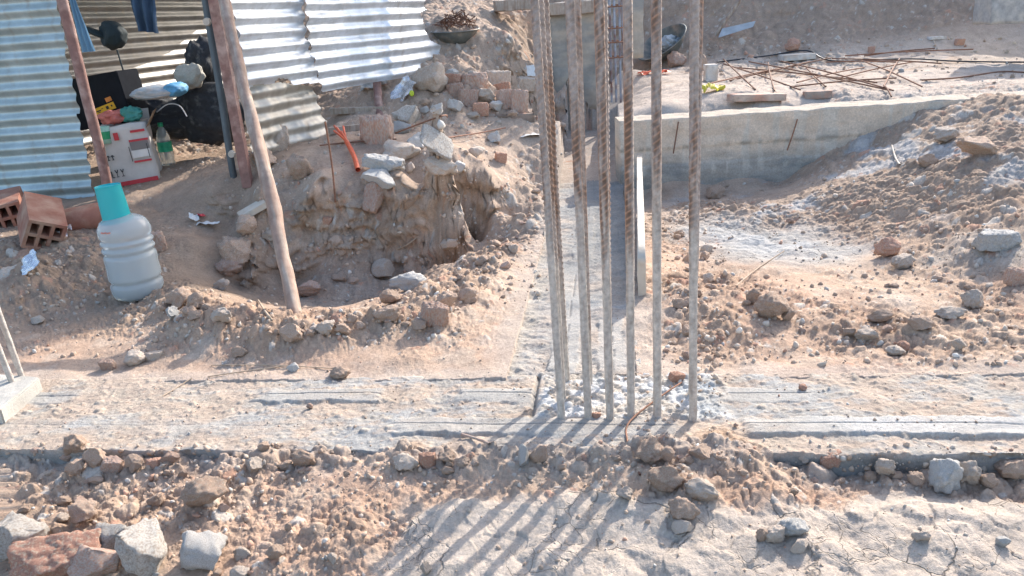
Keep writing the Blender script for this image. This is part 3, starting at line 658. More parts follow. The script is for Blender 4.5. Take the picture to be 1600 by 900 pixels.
o = tin_sheet('corrugated_sheet', tuple(np.array(org)+np.array([float(nA[0])*-.03, float(nA[1])*-.03, 0])), AZ, -.1, 1.1, .35, 1.0, .088, .013, M['tinold'], poly=lower_poly, dent=.006, seed=9, ds=.012, sfn=crump)
tag(o, 'crumpled dull corrugated tin piece hanging below the sunlit wall beside the mound', 'tin sheet')
# back wall inside
AZB = R_(12); Bk = P(100, 112, 6.6)
o = tin_sheet('corrugated_sheet', (float(Bk[0])-.45*math.sin(AZB), 6.6-.45*math.cos(AZB), 0), AZB, -.2, 2.9, .3, 2.6, .0905, .0105, M['tinback'], seed=14, dent=.006)
tag(o, 'corrugated tin back wall inside the hut behind the hanging clothes', 'tin sheet')

# unseen tin sheet added above the frame, cut to shade the hut's back wall
dB = np.array([math.sin(AZB), math.cos(AZB), 0]); nB = np.array([math.cos(AZB), -math.sin(AZB), 0])
def added_roof():
    out = [(-.9, -.12), (-.9, 1.55), (2.35, 1.45), (2.55, .74), (3.0, .66), (3.3, .50), (4.2, .42), (4.2, -.12)]
    bm = bmesh.new(); vt = [bm.verts.new(Vector(Bk*[1, 1, 0]+dB*a+nB*b)+Vector((0, 0, 2.08))) for a, b in out]; f = bm.faces.new(vt)
    r = bmesh.ops.extrude_face_region(bm, geom=[f])
    for v_ in r['geom']:
        if isinstance(v_, bmesh.types.BMVert): v_.co.z += .012
    bmesh.ops.recalc_face_normals(bm, faces=bm.faces[:]); return bm_mesh('shade_roof', bm)
tag(link('shade_roof', added_roof(), M['tin']), 'flat tin piece added out of view to shade the hut back wall', 'added_roof')
def pole(name, p, q, r, mat_, label, cat='post', seed=0, taper=1.0, n=12, knob=.1, square=False, group=None, parent=None, r2=None):
    p = Vector(p); q = Vector(q); L = (q-p).length; k = max(8, int(L/.03)); zz = np.linspace(0, L, k); 
    if square: th = np.array([.785+i*math.pi/2 for i in range(4)])
    else: th = np.linspace(0, 2*np.pi, n, endpoint=False)
    n = len(th); T, Z = np.meshgrid(th, zz)
    rr = r*(1+(taper-1)*Z/L)*(1+knob*fbm(Z*4+seed, np.cos(T)*.8+seed, np.sin(T)*.8, oct=3))
    x = rr*np.cos(T)+fbm(Z*1.2+seed, Z*0+1, oct=2)*r*.35*(not square); y = rr*np.sin(T)*(r2/r if r2 else 1)+fbm(Z*1.2, Z*0+seed, oct=2)*r*.35*(not square)
    V = np.stack([x, y, Z], -1).reshape(-1, 3)
    i = np.arange(k-1)[:, None]*n+np.arange(n)[None]; j = np.arange(k-1)[:, None]*n+(np.arange(n)+1)[None] % n
    Fq = np.stack([i, j, j+n, i+n], -1).reshape(-1, 4)
    bm = bmesh.new(); vs_ = [bm.verts.new(v) for v in V]
    for f_ in Fq: bm.faces.new([vs_[a] for a in f_])
    bm.faces.new(vs_[:n][::-1]); bm.faces.new(vs_[-n:])
    me = bm_mesh(name, bm, not square)
    if not square:
        for f_ in me.polygons: f_.use_smooth = len(f_.vertices) == 4
    o = link(name, me, mat_, parent=parent); align(o, p, q)
    if label: tag(o, label, cat, group)
    return o
def ext(p, q, t): p = np.array(p, float); q = np.array(q, float); return p+(q-p)*t
b = P(172, 303, 4.93); t_ = P(95, 0, 4.93); pole('wooden_pole', ext(b, t_, -.05), ext(b, t_, 1.35), .031, M['poleRust'], 'reddish brown round pole at the edge of the blue grey tin wall', seed=3)
b = P(387, 287, 4.78); t_ = P(335, 0, 4.78); pole('wooden_pole', ext(b, t_, -.02), ext(b, t_, 1.3), .040, M['poleRust'], 'brown square pole between the steel tube and the sunlit tin wall', square=True, seed=5, knob=.03)
b = P(366, 275, 4.86); t_ = P(321, 0, 4.86)
stp = empty('steel_post', tuple(b)); tag(stp, 'dark blue grey steel tube with two round bolt heads at the hut opening', 'post')
pp = pole('tube', ext(b, t_, -.04), ext(b, t_, 1.3), .022, M['steelpost'], None, knob=.01)
pp.parent = stp; pp.matrix_parent_inverse = Matrix.Translation(-Vector(b))
for q in ((323, 34), (362, 241)):
    c = P(q[0], q[1], 4.825); bm = bmesh.new(); bmesh.ops.create_cone(bm, cap_ends=True, segments=20, radius1=.024, radius2=.020, depth=.02)
    o = link('bolt_head', bm_mesh('bolt_head', bm), M['palewood'], parent=stp, loc=tuple(np.array(c)-b), rot=(R_(90), 0, 0))
b = P(466, 500, float(hit(466, 492)[1])); b[2] -= .03; t_ = P(351, 0, 4.66)
pole('wooden_pole', b, ext(b, t_, 1.25), .0305, M['poleWood'], 'long splintered wooden prop leaning from the pit edge up to the tin wall', seed=8, taper=1.0, knob=.26)
b = hit(594, 184); t_ = PLw(589, 118, -.06)
pole('wooden_pole', (b[0], b[1], b[2]-.1), tuple(ext(b, t_, 1.06)), .032, M['poleRust'], 'short brown post holding up the far end of the sunlit tin wall', seed=11, knob=.05)

# ================================================================ STONES, CLODS, BRICKS
def _ico(sub):
    bm = bmesh.new(); bmesh.ops.create_icosphere(bm, subdivisions=sub, radius=1); V = np.array([v.co[:] for v in bm.verts]); Fc = np.array([[v.index for v in f.verts] for f in bm.faces]); bm.free(); return V, Fc
I2, I3, I4, I1 = _ico(2), _ico(3), _ico(4), _ico(1)
def rock_mesh(name, seed, facets=6, rough=.12, sub=4, cut=(.55, .85)):
    V, Fc = {1: I1, 2: I2, 3: I3, 4: I4}[sub]; V = V.copy(); r = np.random.RandomState(seed)
    V *= (1+.18*fbm(V[:, 0]*1.1+seed, V[:, 1]*1.1, V[:, 2]*1.1, oct=2))[:, None]
    for k in range(facets):
        n = r.normal(size=3); n /= np.linalg.norm(n); d = r.uniform(*cut); h = V @ n-d; V -= np.clip(h, 0, None)[:, None]*n
    if sub > 1:
        V *= (1+rough*fbm(V[:, 0]*3+seed, V[:, 1]*3, V[:, 2]*3, oct=5, gain=.55))[:, None]
    V -= (V.max(0)+V.min(0))/2; V /= (V.max(0)-V.min(0))/2
    return mesh_np(name, V, Fc, smooth=False)
def brick_mesh(name, seed, chips=5, rough=.02, n=22, dims=(1, .5, .33)):
    bm = bmesh.new(); bmesh.ops.create_cube(bm, size=2); bmesh.ops.subdivide_edges(bm, edges=bm.edges[:], cuts=n, use_grid_fill=True)
    V = np.array([v.co[:] for v in bm.verts]); r = np.random.RandomState(seed)
    q = np.abs(V); V = V*(1-.05*np.clip((np.sort(q, 1)[:, 1]-.85)/.15, 0, 1)**2)[:, None]
    D = np.array(dims); W = V*D
    for k in range(chips):
        nn = r.choice([-1, 1], 3)*r.uniform(.4, 1, 3); nn /= np.linalg.norm(nn); m = (np.abs(D*np.sign(nn)) @ np.abs(nn)); d = m*r.uniform(.62, .9); h = W @ nn-d; W -= np.clip(h, 0, None)[:, None]*nn
    W += (fbm(W[:, 0]*5+seed, W[:, 1]*5, W[:, 2]*5, oct=4, gain=.6)*rough)[:, None]*(W/np.linalg.norm(W, axis=1)[:, None])
    for v, w_ in zip(bm.verts, W): v.co = w_
    bmesh.ops.triangulate(bm, faces=bm.faces[:]); me = bm_mesh(name, bm, True); return me
CL = [rock_mesh('clay_clod', 100+i, 7, .2, 4, (.5, .88)) for i in range(9)]
RK = [rock_mesh('stone', 200+i, 9, .08, 4, (.45, .8)) for i in range(9)]
CN = [rock_mesh('concrete_lump', 300+i, 20, .16, 4, (.42, .78)) for i in range(6)]
BR = [brick_mesh('brick', 400+i, 9, .075) for i in range(6)]
_protos = {}
def inst(kind, i, mat_key):
    key = (kind, i % len({'c': CL, 'r': RK, 'n': CN, 'b': BR}[kind]), mat_key)
    if key not in _protos:
        m = {'c': CL, 'r': RK, 'n': CN, 'b': BR}[kind][key[1]].copy(); m.materials.clear(); m.materials.append(M[mat_key]); _protos[key] = m
    return _protos[key]
NM = {'c': 'clay_clod', 'r': 'stone', 'n': 'concrete_lump', 'b': 'brick'}
CAT = {'c': 'clod', 'r': 'stone', 'n': 'concrete rubble', 'b': 'brick'}
_ri = [0]
def rock(px, py, wp, hp, kind, mk, label=None, group=None, tilt=None, sink=.2, rz=None, name=None, lift=0):
    """a stone whose foot stands at pixel (px, py+hp/2) and that is wp x hp pixels large"""
    _ri[0] += 1; i = _ri[0]; rr = random.Random(i*37)
    p = hit(px, py+hp*.42); w_ = px2m(wp, p)/2; h_ = px2m(hp, p)/2
    if kind == 'b': sc = (w_*1.0, w_*1.25, h_*2.6) if tilt is None else tilt[1]
    else: sc = (w_, (w_+h_)/2*rr.uniform(.85, 1.1), h_)
    if kind == 'b' and tilt is None: sc = (w_, w_*1.1, h_*3)
    rot = (rr.uniform(-.15, .15), rr.uniform(-.15, .15), rr.uniform(-.3, .3) if rz is None else rz) if tilt is None else tilt[0]
    if kind != 'b' and rz is None: rot = (rot[0], rot[1], rr.choice([0, math.pi])+rr.uniform(-.3, .3))
    me = inst(kind, i, mk)
    hz = (sc[2]*.33 if kind == 'b' and tilt is None else h_)
    o = link(name or NM[kind], me, loc=(p.x, p.y+sc[1]*.3, p.z+hz*(1-2*sink*.5)+lift), rot=rot, scale=sc)
    o['label'] = label or ''; tag(o, label, CAT[kind] if name is None else name.replace('_', ' '), group); return o
# notable single pieces ---------------------------------------------------
S_ = [
 (35,842,85,70,'n','concrete','grey concrete lump in the bottom left corner above the red brick'),
 (150,884,72,52,'n','dustbrick','brick piece with a mortar crust, right of the large red brick'),
 (228,852,66,90,'n','concrete','upright jagged mortar lump between the brick and the white lump'),
 (180,836,60,42,'n','concrete','low grey lump just above the mortar crusted brick'),
 (318,858,72,62,'n','mortar','white concrete lump lying alone right of the jagged mortar lump'),
 (130,800,42,34,'c','clay','round clod just above the lower left concrete rubble'),
 (432,862,30,28,'c','clay','clod casting a shadow on pale mud below the left soil bank'),
 (520,872,15,20,'c','palestone','small pale pebble standing on the lower middle mud'),
 (665,889,17,24,'c','palestone','small pale stone at the bottom edge of the frame, mid way'),
 (450,823,12,12,'c','clay','tiny clod on the smooth soil under the left bank'),
 (115,695,40,40,'c','clay','tall lumpy clod at the left end of the near beam'),
 (150,712,36,34,'c','clay','clod leaning against the left end of the near beam'),
 (120,730,30,26,'c','clay','clod below the tall lumpy clod at the left'),
 (175,727,34,20,'b','dustbrick','flat brick shard beside the left front of the near beam'),
 (240,725,22,14,'b','brick','small red brick chip against the left front of the near beam'),
 (320,768,75,50,'c','clay','big half buried clod on the left soil bank'),
 (210,722,30,28,'c','clay','reddish clod beside the brick chips at the beam foot'),
 (395,727,30,26,'c','palestone','pale clod in the row under the near beam, left part'),
 (475,715,40,28,'c','clay','smooth clod in the row under the near beam, near the middle left'),
 (635,722,42,26,'c','palestone','wide pale clod in the row under the near beam'),
 (668,720,26,22,'b','brick','reddish brick bit in the row below the near beam'),
 (698,716,27,26,'c','clay','reddish cube shaped clod below the beam, left of the shadows'),
 (820,712,18,36,'r','mortar','narrow white shard standing below the beam'),
 (842,710,30,28,'c','clay','brown clod beside the narrow white shard'),
 (1018,707,48,38,'c','clay','large round clod under the beam in front of the column'),
 (1042,708,26,24,'c','clay','small clod touching the large round one under the column'),
 (1096,709,38,22,'c','clay','smooth flat clod below the right front rebar'),
 (1098,764,56,36,'c','palestone','big pale wedge clod on the soil below the column'),
 (1070,795,50,34,'c','clay','low cracked clod beneath the pale wedge clod'),
 (1040,745,60,40,'c','clay','wide sunken clod above the pale wedge clod'),
 (976,773,28,20,'c','palestone','round pale clod lying among the rebar shadows'),
 (1068,824,36,18,'r','palestone','flat pale stone on the cracked mud under the wedge clod'),
 (1208,834,40,28,'c','palestone','pale round clod on the cracked mud, lower right'),
 (1240,824,50,30,'c','greystone','grey clod behind the pale round clod, lower right'),
 (1250,852,36,22,'r','palestone','pale stone below the grey clod, lower right'),
 (1192,835,24,22,'c','clay','small brown clod left of the pale round clod'),
 (1480,742,48,56,'c','greystone','tallest grey clod standing at the right below the near beam'),
 (1512,738,36,46,'c','palestone','clod behind the tallest grey clod at the right'),
 (1545,749,28,24,'c','clay','round clod right of the tallest grey clod'),
 (1582,732,46,32,'c','clay','wide clod at the right frame edge under the beam'),
 (1384,730,32,32,'c','palestone','knobbly clod in the gap under the right beam edge'),
 (1432,748,26,20,'c','clay','small clod left of the tallest grey clod'),
 (1300,719,36,20,'b','brick','bright red brick bit at the foot of the right beam edge'),
 (1256,717,20,13,'c','palestone','pale clod left of the bright red brick bit'),
 (1240,768,18,13,'c','clay','small clod on the smooth soil under the right beam'),
 (1568,846,22,18,'r','greystone','dark pebble on pale mud in the lower right corner'),
 (1440,838,28,18,'c','palestone','low bump stone in the lower right cracked mud'),
 # left yard
 (240,380,34,30,'b','dustbrick','pinkish brick bit behind the water jug'),
 (57,500,26,14,'r','palestone','flat pale stone on the shaded ground at left'),
 (210,560,34,24,'c','palestone','pale stone in the pebble group before the jug'),
 (240,557,26,12,'b','palestone','white flat chip right of the pale stone'),
 (168,571,24,16,'b','dustbrick','brick bit at the left of the pebble group'),
 (282,465,40,34,'c','clay','clod at the left end of the ridge behind the prop'),
 (268,490,20,24,'c','greystone','grey stone at the left foot of the clod ridge'),
 (305,470,30,26,'c','clay','second clod of the ridge at its left end'),
 (345,493,36,26,'c','palestone','pale lump in the ridge left of the prop foot'),
 (457,518,40,30,'c','clay','large clod right beside the prop foot'),
 (510,512,30,24,'c','palestone','pale clod on the ridge right of the prop foot'),
 (535,515,26,22,'c','clay','clod mid way on the ridge before the pit'),
 (605,490,46,26,'c','clay','clod on the ridge in front of the pit floor'),
 (610,464,36,26,'c','clay','clod just inside the pit behind the ridge'),
 (680,492,44,34,'b','dustbrick','slanted brick half on the right part of the ridge'),
 (697,468,40,30,'c','clay','big clod on the ridge right of the pit floor'),
 (730,462,34,26,'c','clay','clod next to the smooth path right of the pit'),
 (375,549,28,16,'c','clay','dark clod lying on the smooth soil before the ridge'),
 (530,583,36,20,'c','clay','clod on smooth soil before the near beam, middle left'),
 (458,574,20,14,'r','mortar','white pebble left of the smooth soil clod'),
 (484,635,11,11,'c','dustbrick','small red pebble sitting on the back strip of the beam'),
 (655,508,24,18,'c','clay','small clod in front of the slanted brick half'),
 # pit and mound
 (600,422,38,36,'r','palestone','pale angular stone on the pit floor'),
 (640,440,60,30,'c','greystone','grey half buried stone right of the pale pit stone'),
 (485,450,42,26,'c','dustbrick','reddish clod deep in the pit behind the prop'),
 (512,345,14,12,'b','brick','tiny pale brick chip stuck in the mound face'),
 (718,262,22,22,'r','mortar','white stone on the right shoulder of the mound'),
 (690,257,54,36,'c','palestone','big rough lump on the top of the mound'),
 (628,236,62,34,'n','palestone','broad mortar lump behind the orange glove'),
 (650,222,30,22,'n','mortar','grey white lump between the broad lump and the slab'),
 (588,205,52,44,'b','dustbrick','large brown brick lump on top of the mound under the tin'),
 (637,182,46,34,'n','concrete','light concrete lump behind the brown brick lump'),
 (628,200,30,22,'n','greystone','grey lump at the foot of the light concrete lump'),
 (655,215,26,20,'n','mortar','little white lump next to the tilted slab'),
 (783,247,18,16,'b','brick','bright red chip at the right end of the mound'),
 (772,214,22,18,'n','mortar','white lump at the far right of the mound top'),
 (745,238,30,18,'n','palestone','pale reddish lump behind the white stone on the mound'),
 (640,262,20,18,'r','palestone','small stone below the broad mortar lump'),
 (385,352,36,30,'c','clay','round clod under the small wooden board'),
 (370,395,50,50,'c','clay','large lump at the left flank of the mound below the board'),
 (357,415,50,32,'c','dustbrick','reddish lump at the lower left flank of the mound'),
 (348,445,26,20,'c','palestone','pale pebble on the ground left of the prop'),
 (410,250,44,40,'c','clay','tall clod on the mound beside the prop top'),
 (470,260,40,44,'c','clay','upright clod on the mound under the tin piece'),
 (440,215,24,50,'n','palestone','pale broken block standing behind the crumpled tin piece'),
 # right side
 (1390,386,40,32,'c','brick','rusty brown rock standing on the right soil bank'),
 (1412,409,36,24,'c','palestone','pale stone below the rusty brown rock'),
 (1563,377,62,28,'b','greystone','long pale grey block lying at the right edge'),
 (1590,434,32,26,'b','dustbrick','pale pink block at the right edge below the grey block'),
 (1208,478,54,48,'c','clay','largest lumpy clod right of the column on the flat soil'),
 (1178,462,24,26,'c','clay','clod left of the largest lumpy clod'),
 (1232,490,24,22,'c','clay','clod touching the right of the largest lumpy clod'),
 (1523,467,34,30,'c','palestone','round pale boulder on the right flat soil'),
 (1487,488,50,18,'c','palestone','long low clod left of the round pale boulder'),
 (1378,493,42,20,'c','clay','wide flat clod in the middle of the right field'),
 (1355,524,34,26,'c','palestone','pale clod at the front of the right field'),
 (1328,520,24,18,'c','clay','small clod at the front of the right field'),
 (1440,505,40,24,'c','clay','slanting clod under the round pale boulder'),
 (1400,548,34,18,'c','palestone','pale clod at the smooth soil border, right'),
 (1413,540,18,16,'c','brick','dark red clod at the smooth soil border'),
 (1500,538,24,20,'c','palestone','small pale clod at the right smooth soil border'),
 (1120,300,30,22,'c','clay','clod at the foot of the tall plinth beam'),
 (1235,345,12,10,'c','dustbrick','small red pebble on the pale pit floor'),
 (1450,250,30,22,'c','clay','clod on the right slope under the slab edge'),
 (1530,230,60,30,'c','clay','broad brown clod high on the right slope'),
 (1480,210,40,24,'c','palestone','pale lump just under the slab edge at right'),
 (1255,605,14,10,'c','brick','red pebble on the right back strip of the beam'),
 (1150,664,8,7,'c','dustbrick','little red pebble on the right front strip of the beam'),
 (1058,590,24,14,'b','brick','orange brick chip in the white mortar behind the bars'),
 (932,650,14,9,'b','brick','brick chip between the second and third front rebar'),
 (1095,98,24,26,'c','clay','brown stone behind the rightmost rebar by the tilted basin'),
 (1058,93,30,26,'c','dustbrick','reddish stone under the tilted basin'),
 (1240,70,24,22,'c','brick','red lump lying on the far soil bank'),
 (1362,78,10,10,'b','brick','small brick bit at the back of the slab'),
 (1500,66,14,10,'b','brick','small brick bit at the far right back of the slab'),
]
for t in S_: rock(*t)
# big red brick lower left
rock(85,880,100,52,'b','brick','large red brick in the bottom left corner', tilt=((.5, .12, .35), (.10, .10, .13)), sink=.3)
p = hit(586, 330); o = link('brick', inst('b', 2, 'dustbrick'), loc=(p.x, p.y-.03, p.z+.09), rot=(R_(62), R_(10), R_(-25)), scale=(.055, .17, .1)); tag(o, 'brown half brick standing slanted in the mound face below the grey stone', 'brick')
p = hit(595, 292); o = link('stone', inst('r', 3, 'greystone'), loc=(p.x, p.y-.02, p.z+.05), rot=(.2, .25, -.2), scale=(.11, .07, .045)); tag(o, 'grey oval stone lying just above the slanted half brick', 'stone')
p = hit(600, 268); o = link('stone', inst('b', 1, 'greystone'), loc=(p.x, p.y+.02, p.z+.05), rot=(.1, .2, -.3), scale=(.12, .1, .1)); tag(o, 'flat grey block behind the grey oval stone on the mound', 'stone')
p = hit(684, 236); o = link('slab_piece', inst('b', 4, 'concrete'), loc=(p.x, p.y, p.z+.05), rot=(R_(48), R_(35), R_(20)), scale=(.105, .15, .04)); tag(o, 'tilted thin white concrete slab piece on the mound', 'concrete rubble')
# brick and stone heap behind
PILE = [(672,125,60,50,'n','palestone'),(707,128,26,22,'b','brick'),(712,142,26,20,'b','dustbrick'),(743,131,40,28,'b','dustbrick'),(778,128,40,30,'b','palestone'),(785,140,26,18,'b','brick'),(732,155,30,26,'b','dustbrick'),
 (758,152,36,28,'c','palestone'),(790,157,26,30,'b','dustbrick'),(813,160,26,34,'b','dustbrick'),(820,132,34,20,'b','palestone'),(712,165,26,22,'n','mortar'),(683,172,22,20,'n','mortar'),(752,172,24,20,'b','brick'),
 (775,168,26,20,'n','mortar'),(664,172,16,12,'r','greystone'),(665,160,14,12,'c','clay'),(740,118,18,14,'c','palestone'),(645,95,24,16,'c','clay'),(706,115,24,14,'r','greystone'),(770,116,20,14,'c','dustbrick'),(727,140,20,14,'c','clay'),(800,178,20,12,'c','clay'),(740,180,24,10,'c','palestone')]
PL_LAB = ['big weathered lump at the left of the brick heap', 'red brick bit at the upper left of the brick heap', 'red brick bit under the upper left one in the heap', 'long dusty brick at the back of the brick heap', 'pale brick at the back right of the heap', 'bright red brick bit in the middle of the heap', 'leaning dusty brick in the heap centre',
 'rounded pale stone in the heap centre', 'steep dusty brick at the right of the heap', 'upright dusty brick at the right end of the heap', 'flat pale brick at the upper right of the heap', 'white lump at the lower left of the heap', 'small white lump left of the heap foot', 'red brick at the front foot of the heap',
 'white lump at the front of the heap', 'small grey stone left of the heap', 'small brown clod left of the heap', 'pale clod behind the long dusty brick', 'clod beneath the far end of the tin wall', 'grey stone on top of the heap at left', 'dusty clod above the pale brick', 'small clod between the red bits and the long brick', 'small clod at the low wall right of the heap', 'flat pale clod on the low wall']
for t, lb in zip(PILE, PL_LAB): rock(*t, lb, group='broken bricks and stones heaped behind the mound', sink=.1)

# many more countable clods, each its own object
REG = [  # pixel box, number, size px, label
 ((50,690,420,800), 19, (10,26), 'brown clay clod among many on the lower left bank'),
 ((440,700,1200,745), 26, (9,22), 'brown clay clod in the crowded row below the near beam'),
 ((1220,728,1600,790), 12, (8,20), 'brown clay clod in the gravelly strip below the right beam edge'),
 ((20,780,420,900), 16, (10,30), 'brown clay clod among the lower left rubble'),
 ((260,455,700,520), 26, (9,24), 'brown clay clod on the ridge in front of the pit'),
 ((690,280,860,470), 26, (7,20), 'brown clay clod on the right rim of the pit'),
 ((385,295,780,440), 20, (9,30), 'brown clay clod bedded in the steep face of the mound'),
 ((1040,360,1130,560), 19, (9,28), 'brown clay clod heaped right behind the column'),
 ((1130,430,1600,560), 17, (7,18), 'brown clay clod scattered over the right field')]
nclod = 0
for (x0_, y0_, x1_, y1_), nn, (a, b_), lb in REG:
    for k in range(nn):
        rr = random.Random(nclod*7+3); px = rr.uniform(x0_, x1_)
        if 'ridge' in lb: yc = np.interp(px, [255,340,430,550,650,720], [468,498,520,502,488,445]); py = yc+rr.gauss(0, 11)
        elif 'right rim' in lb: py = rr.uniform(y0_, y1_); px = np.interp(py, [240,315,375,440,470], [862,832,788,722,690])+rr.gauss(0, 20)
        elif 'crowded' in lb: py = np.interp(px, [440,800,1200], [718,716,712])+abs(rr.gauss(0, 12))
        elif 'gravelly' in lb: py = np.interp(px, [1220,1600], [730,748])+abs(rr.gauss(0, 12))
        else: py = rr.uniform(y0_, y1_)
        sz = a+(b_-a)*rr.random()**2.2
        rock(px, py, sz*rr.uniform(.9, 1.3), sz*rr.uniform(.65, .95), rr.choice('cccr'), rr.choice(['clay', 'clay', 'clay', 'palestone', 'dustbrick']), lb, group='clay clods '+lb.split(' clod ')[1].replace('among many ', ''), name='clay_clod', sink=.55); nclod += 1

# gravel too small to count
def gravel():
    Vs, Fs, Cs = [], [], []; n = 0; rr = np.random.RandomState(5); V0, F0 = I1
    protos = []
    for k in range(8):
        q = I1[0].copy(); q *= (1+.35*rr.uniform(-1, 1, (len(q), 1))); protos.append(q)
    cols = np.array([[.49, .37, .28], [.53, .45, .37], [.44, .33, .25], [.60, .56, .50], [.47, .29, .21], [.42, .40, .37]])
    areas = [((0,695,1600,760), 1500, .008), ((0,740,620,900), 1400, .007), ((620,740,1600,900), 500, .005), ((200,450,720,530), 1100, .010), ((640,230,880,480), 1100, .012), ((1030,300,1130,600), 900, .010),
             ((1100,270,1600,570), 2200, .011), ((0,360,260,560), 700, .010), ((60,530,850,700), 800, .0045), ((1100,580,1600,700), 350, .004), ((820,590,1140,700), 400, .006), ((640,60,880,200), 600, .02), ((1100,60,1600,130), 700, .018), ((350,200,800,440), 1300, .013), ((820,240,990,590), 150, .005)]
    for (a, b, c, d), cnt, s in areas:
        for k in range(int(cnt*.5)):
            px, py = rr.uniform(a, c), rr.uniform(b, d)
            dd = Vector(ray(px, py)).normalized(); best = None
            for o in SITE:
                ok, loc, nn, i = o.ray_cast(Vector(CO), dd)
                if ok and (best is None or loc.y < best.y): best = loc
            if best is None: continue
            dens = fbm(np.array([best.x*4]), np.array([best.y*4]), oct=2)[0]
            if dens < -.15 and rr.rand() < .7: continue
            sz = s*(.35+1.3*rr.rand()**3); R3 = np.array(Euler(rr.uniform(0, 6, 3)).to_matrix())
            q = (protos[rr.randint(8)]*np.array([1, rr.uniform(.7, 1), rr.uniform(.5, .75)])*sz) @ R3.T+np.array(best)+[0, 0, sz*.1]
            Vs.append(q); Fs.append(F0+n); n += len(q); Cs.append(np.repeat(cols[rr.choice(6, p=[.40, .24, .21, .06, .05, .04])][None]*rr.uniform(.8, 1.15), len(q), 0))
    me = mesh_np('gravel', np.concatenate(Vs), np.concatenate(Fs), smooth=False, col=np.concatenate(Cs)); o = link('gravel', me, mat('gravel', attr=True, rough=.95, var=.2, scale=40, bump=.3, coords='Generated', spec=.15))
    tag(o, 'fine gravel and soil crumbs strewn over the whole site', 'gravel', kind='stuff')
gravel()

# ================================================================ WATER JUG
def lathe(name, prof, n=48, cap=True, smooth=True):
    prof = np.array(prof, float); th = np.linspace(0, 2*np.pi, n, endpoint=False)
    V = np.stack([prof[:, None, 0]*np.cos(th), prof[:, None, 0]*np.sin(th), np.repeat(prof[:, 1:2], n, 1)], -1).reshape(-1, 3); k = len(prof)
    i = np.arange(k-1)[:, None]*n+np.arange(n)[None]; j = np.arange(k-1)[:, None]*n+(np.arange(n)+1)[None] % n
    return mesh_np(name, V, np.stack([i, j, j+n, i+n], -1).reshape(-1, 4), smooth)
def spline(pts, k=6):
    pts = np.array(pts, float); out = []
    for i in range(len(pts)-1):
        p0 = pts[max(i-1, 0)]; p1 = pts[i]; p2 = pts[i+1]; p3 = pts[min(i+2, len(pts)-1)]
        for t in np.linspace(0, 1, k, endpoint=False):
            out.append(.5*((2*p1)+(-p0+p2)*t+(2*p0-5*p1+4*p2-p3)*t*t+(-p0+3*p1-3*p2+p3)*t**3))
    out.append(pts[-1]); return np.array(out)
pj = hit(208, 468); DJ = px2m(96, pj)/2
jug = empty('water_jug', (pj.x, pj.y+DJ*.5, pj.z-.005)); tag(jug, 'translucent ribbed water jug with a teal cup upside down on its neck', 'water jug')
k_ = DJ/.135
prof = [(.001,.004),(.09,.0),(.122,.008),(.134,.03),(.136,.06),(.126,.078),(.136,.094),(.136,.115),(.134,.15),(.135,.19),(.125,.207),(.136,.224),(.127,.24),(.136,.256),(.127,.271),(.134,.287),(.134,.305),(.128,.325),(.110,.348),(.08,.362),(.045,.372),(.030,.378),(.028,.43),(.001,.431)]
prof = [(a*k_*.80, b*k_) for a, b in prof]
mj = bpy.data.materials.new('frosted_plastic'); mj.use_nodes = True; n_ = mj.node_tree.nodes['Principled BSDF']
n_.inputs['Base Color'].default_value = (.84, .9, .92, 1); n_.inputs['Roughness'].default_value = .2; n_.inputs['Transmission Weight'].default_value = .68; n_.inputs['IOR'].default_value = 1.3; n_.inputs['Subsurface Weight'].default_value = 0
mw = bpy.data.materials.new('water'); mw.use_nodes = True; n_ = mw.node_tree.nodes['Principled BSDF']; n_.inputs['Base Color'].default_value = (.68, .74, .74, 1); n_.inputs['Roughness'].default_value = .3; n_.inputs['Transmission Weight'].default_value = .5; n_.inputs['IOR'].default_value = 1.33
link('water', lathe('water', [(.001, .012*k_), (.09*k_, .014*k_), (.096*k_, .04*k_), (.096*k_, .235*k_), (.001, .236*k_)], 48), mw, parent=jug)
ja = spline(prof, 4); o = link('bottle', lathe('bottle', ja, 64), mj, parent=jug)
cup = [(.060*k_, .338*k_), (.058*k_, .35*k_), (.052*k_, .49*k_), (.048*k_, .496*k_), (.001, .4965*k_)]
o = link('cup', lathe('cup', spline(cup, 5), 48), M['teal'], parent=jug, rot=(0, R_(-3), 0))
o = link('red_mark', None, parent=jug) if False else None
bm = bmesh.new()
for i in range(5):
    a = R_(-118+i*5.5)
    for s_ in (0, 1):
        pass
    c = Vector((math.cos(a)*.1065*k_, math.sin(a)*.1065*k_, (.318+random.uniform(-.002, .002))*k_)); mtx = Matrix.Translation(c) @ Matrix.Rotation(a, 4, 'Z') @ Matrix.Diagonal((.004, .008, .007, 1)); bmesh.ops.create_cube(bm, size=1, matrix=mtx)
link('printed_mark', bm_mesh('printed_mark', bm), mat('faded_red', (.65, .25, .2), .7, bump=0), parent=jug)

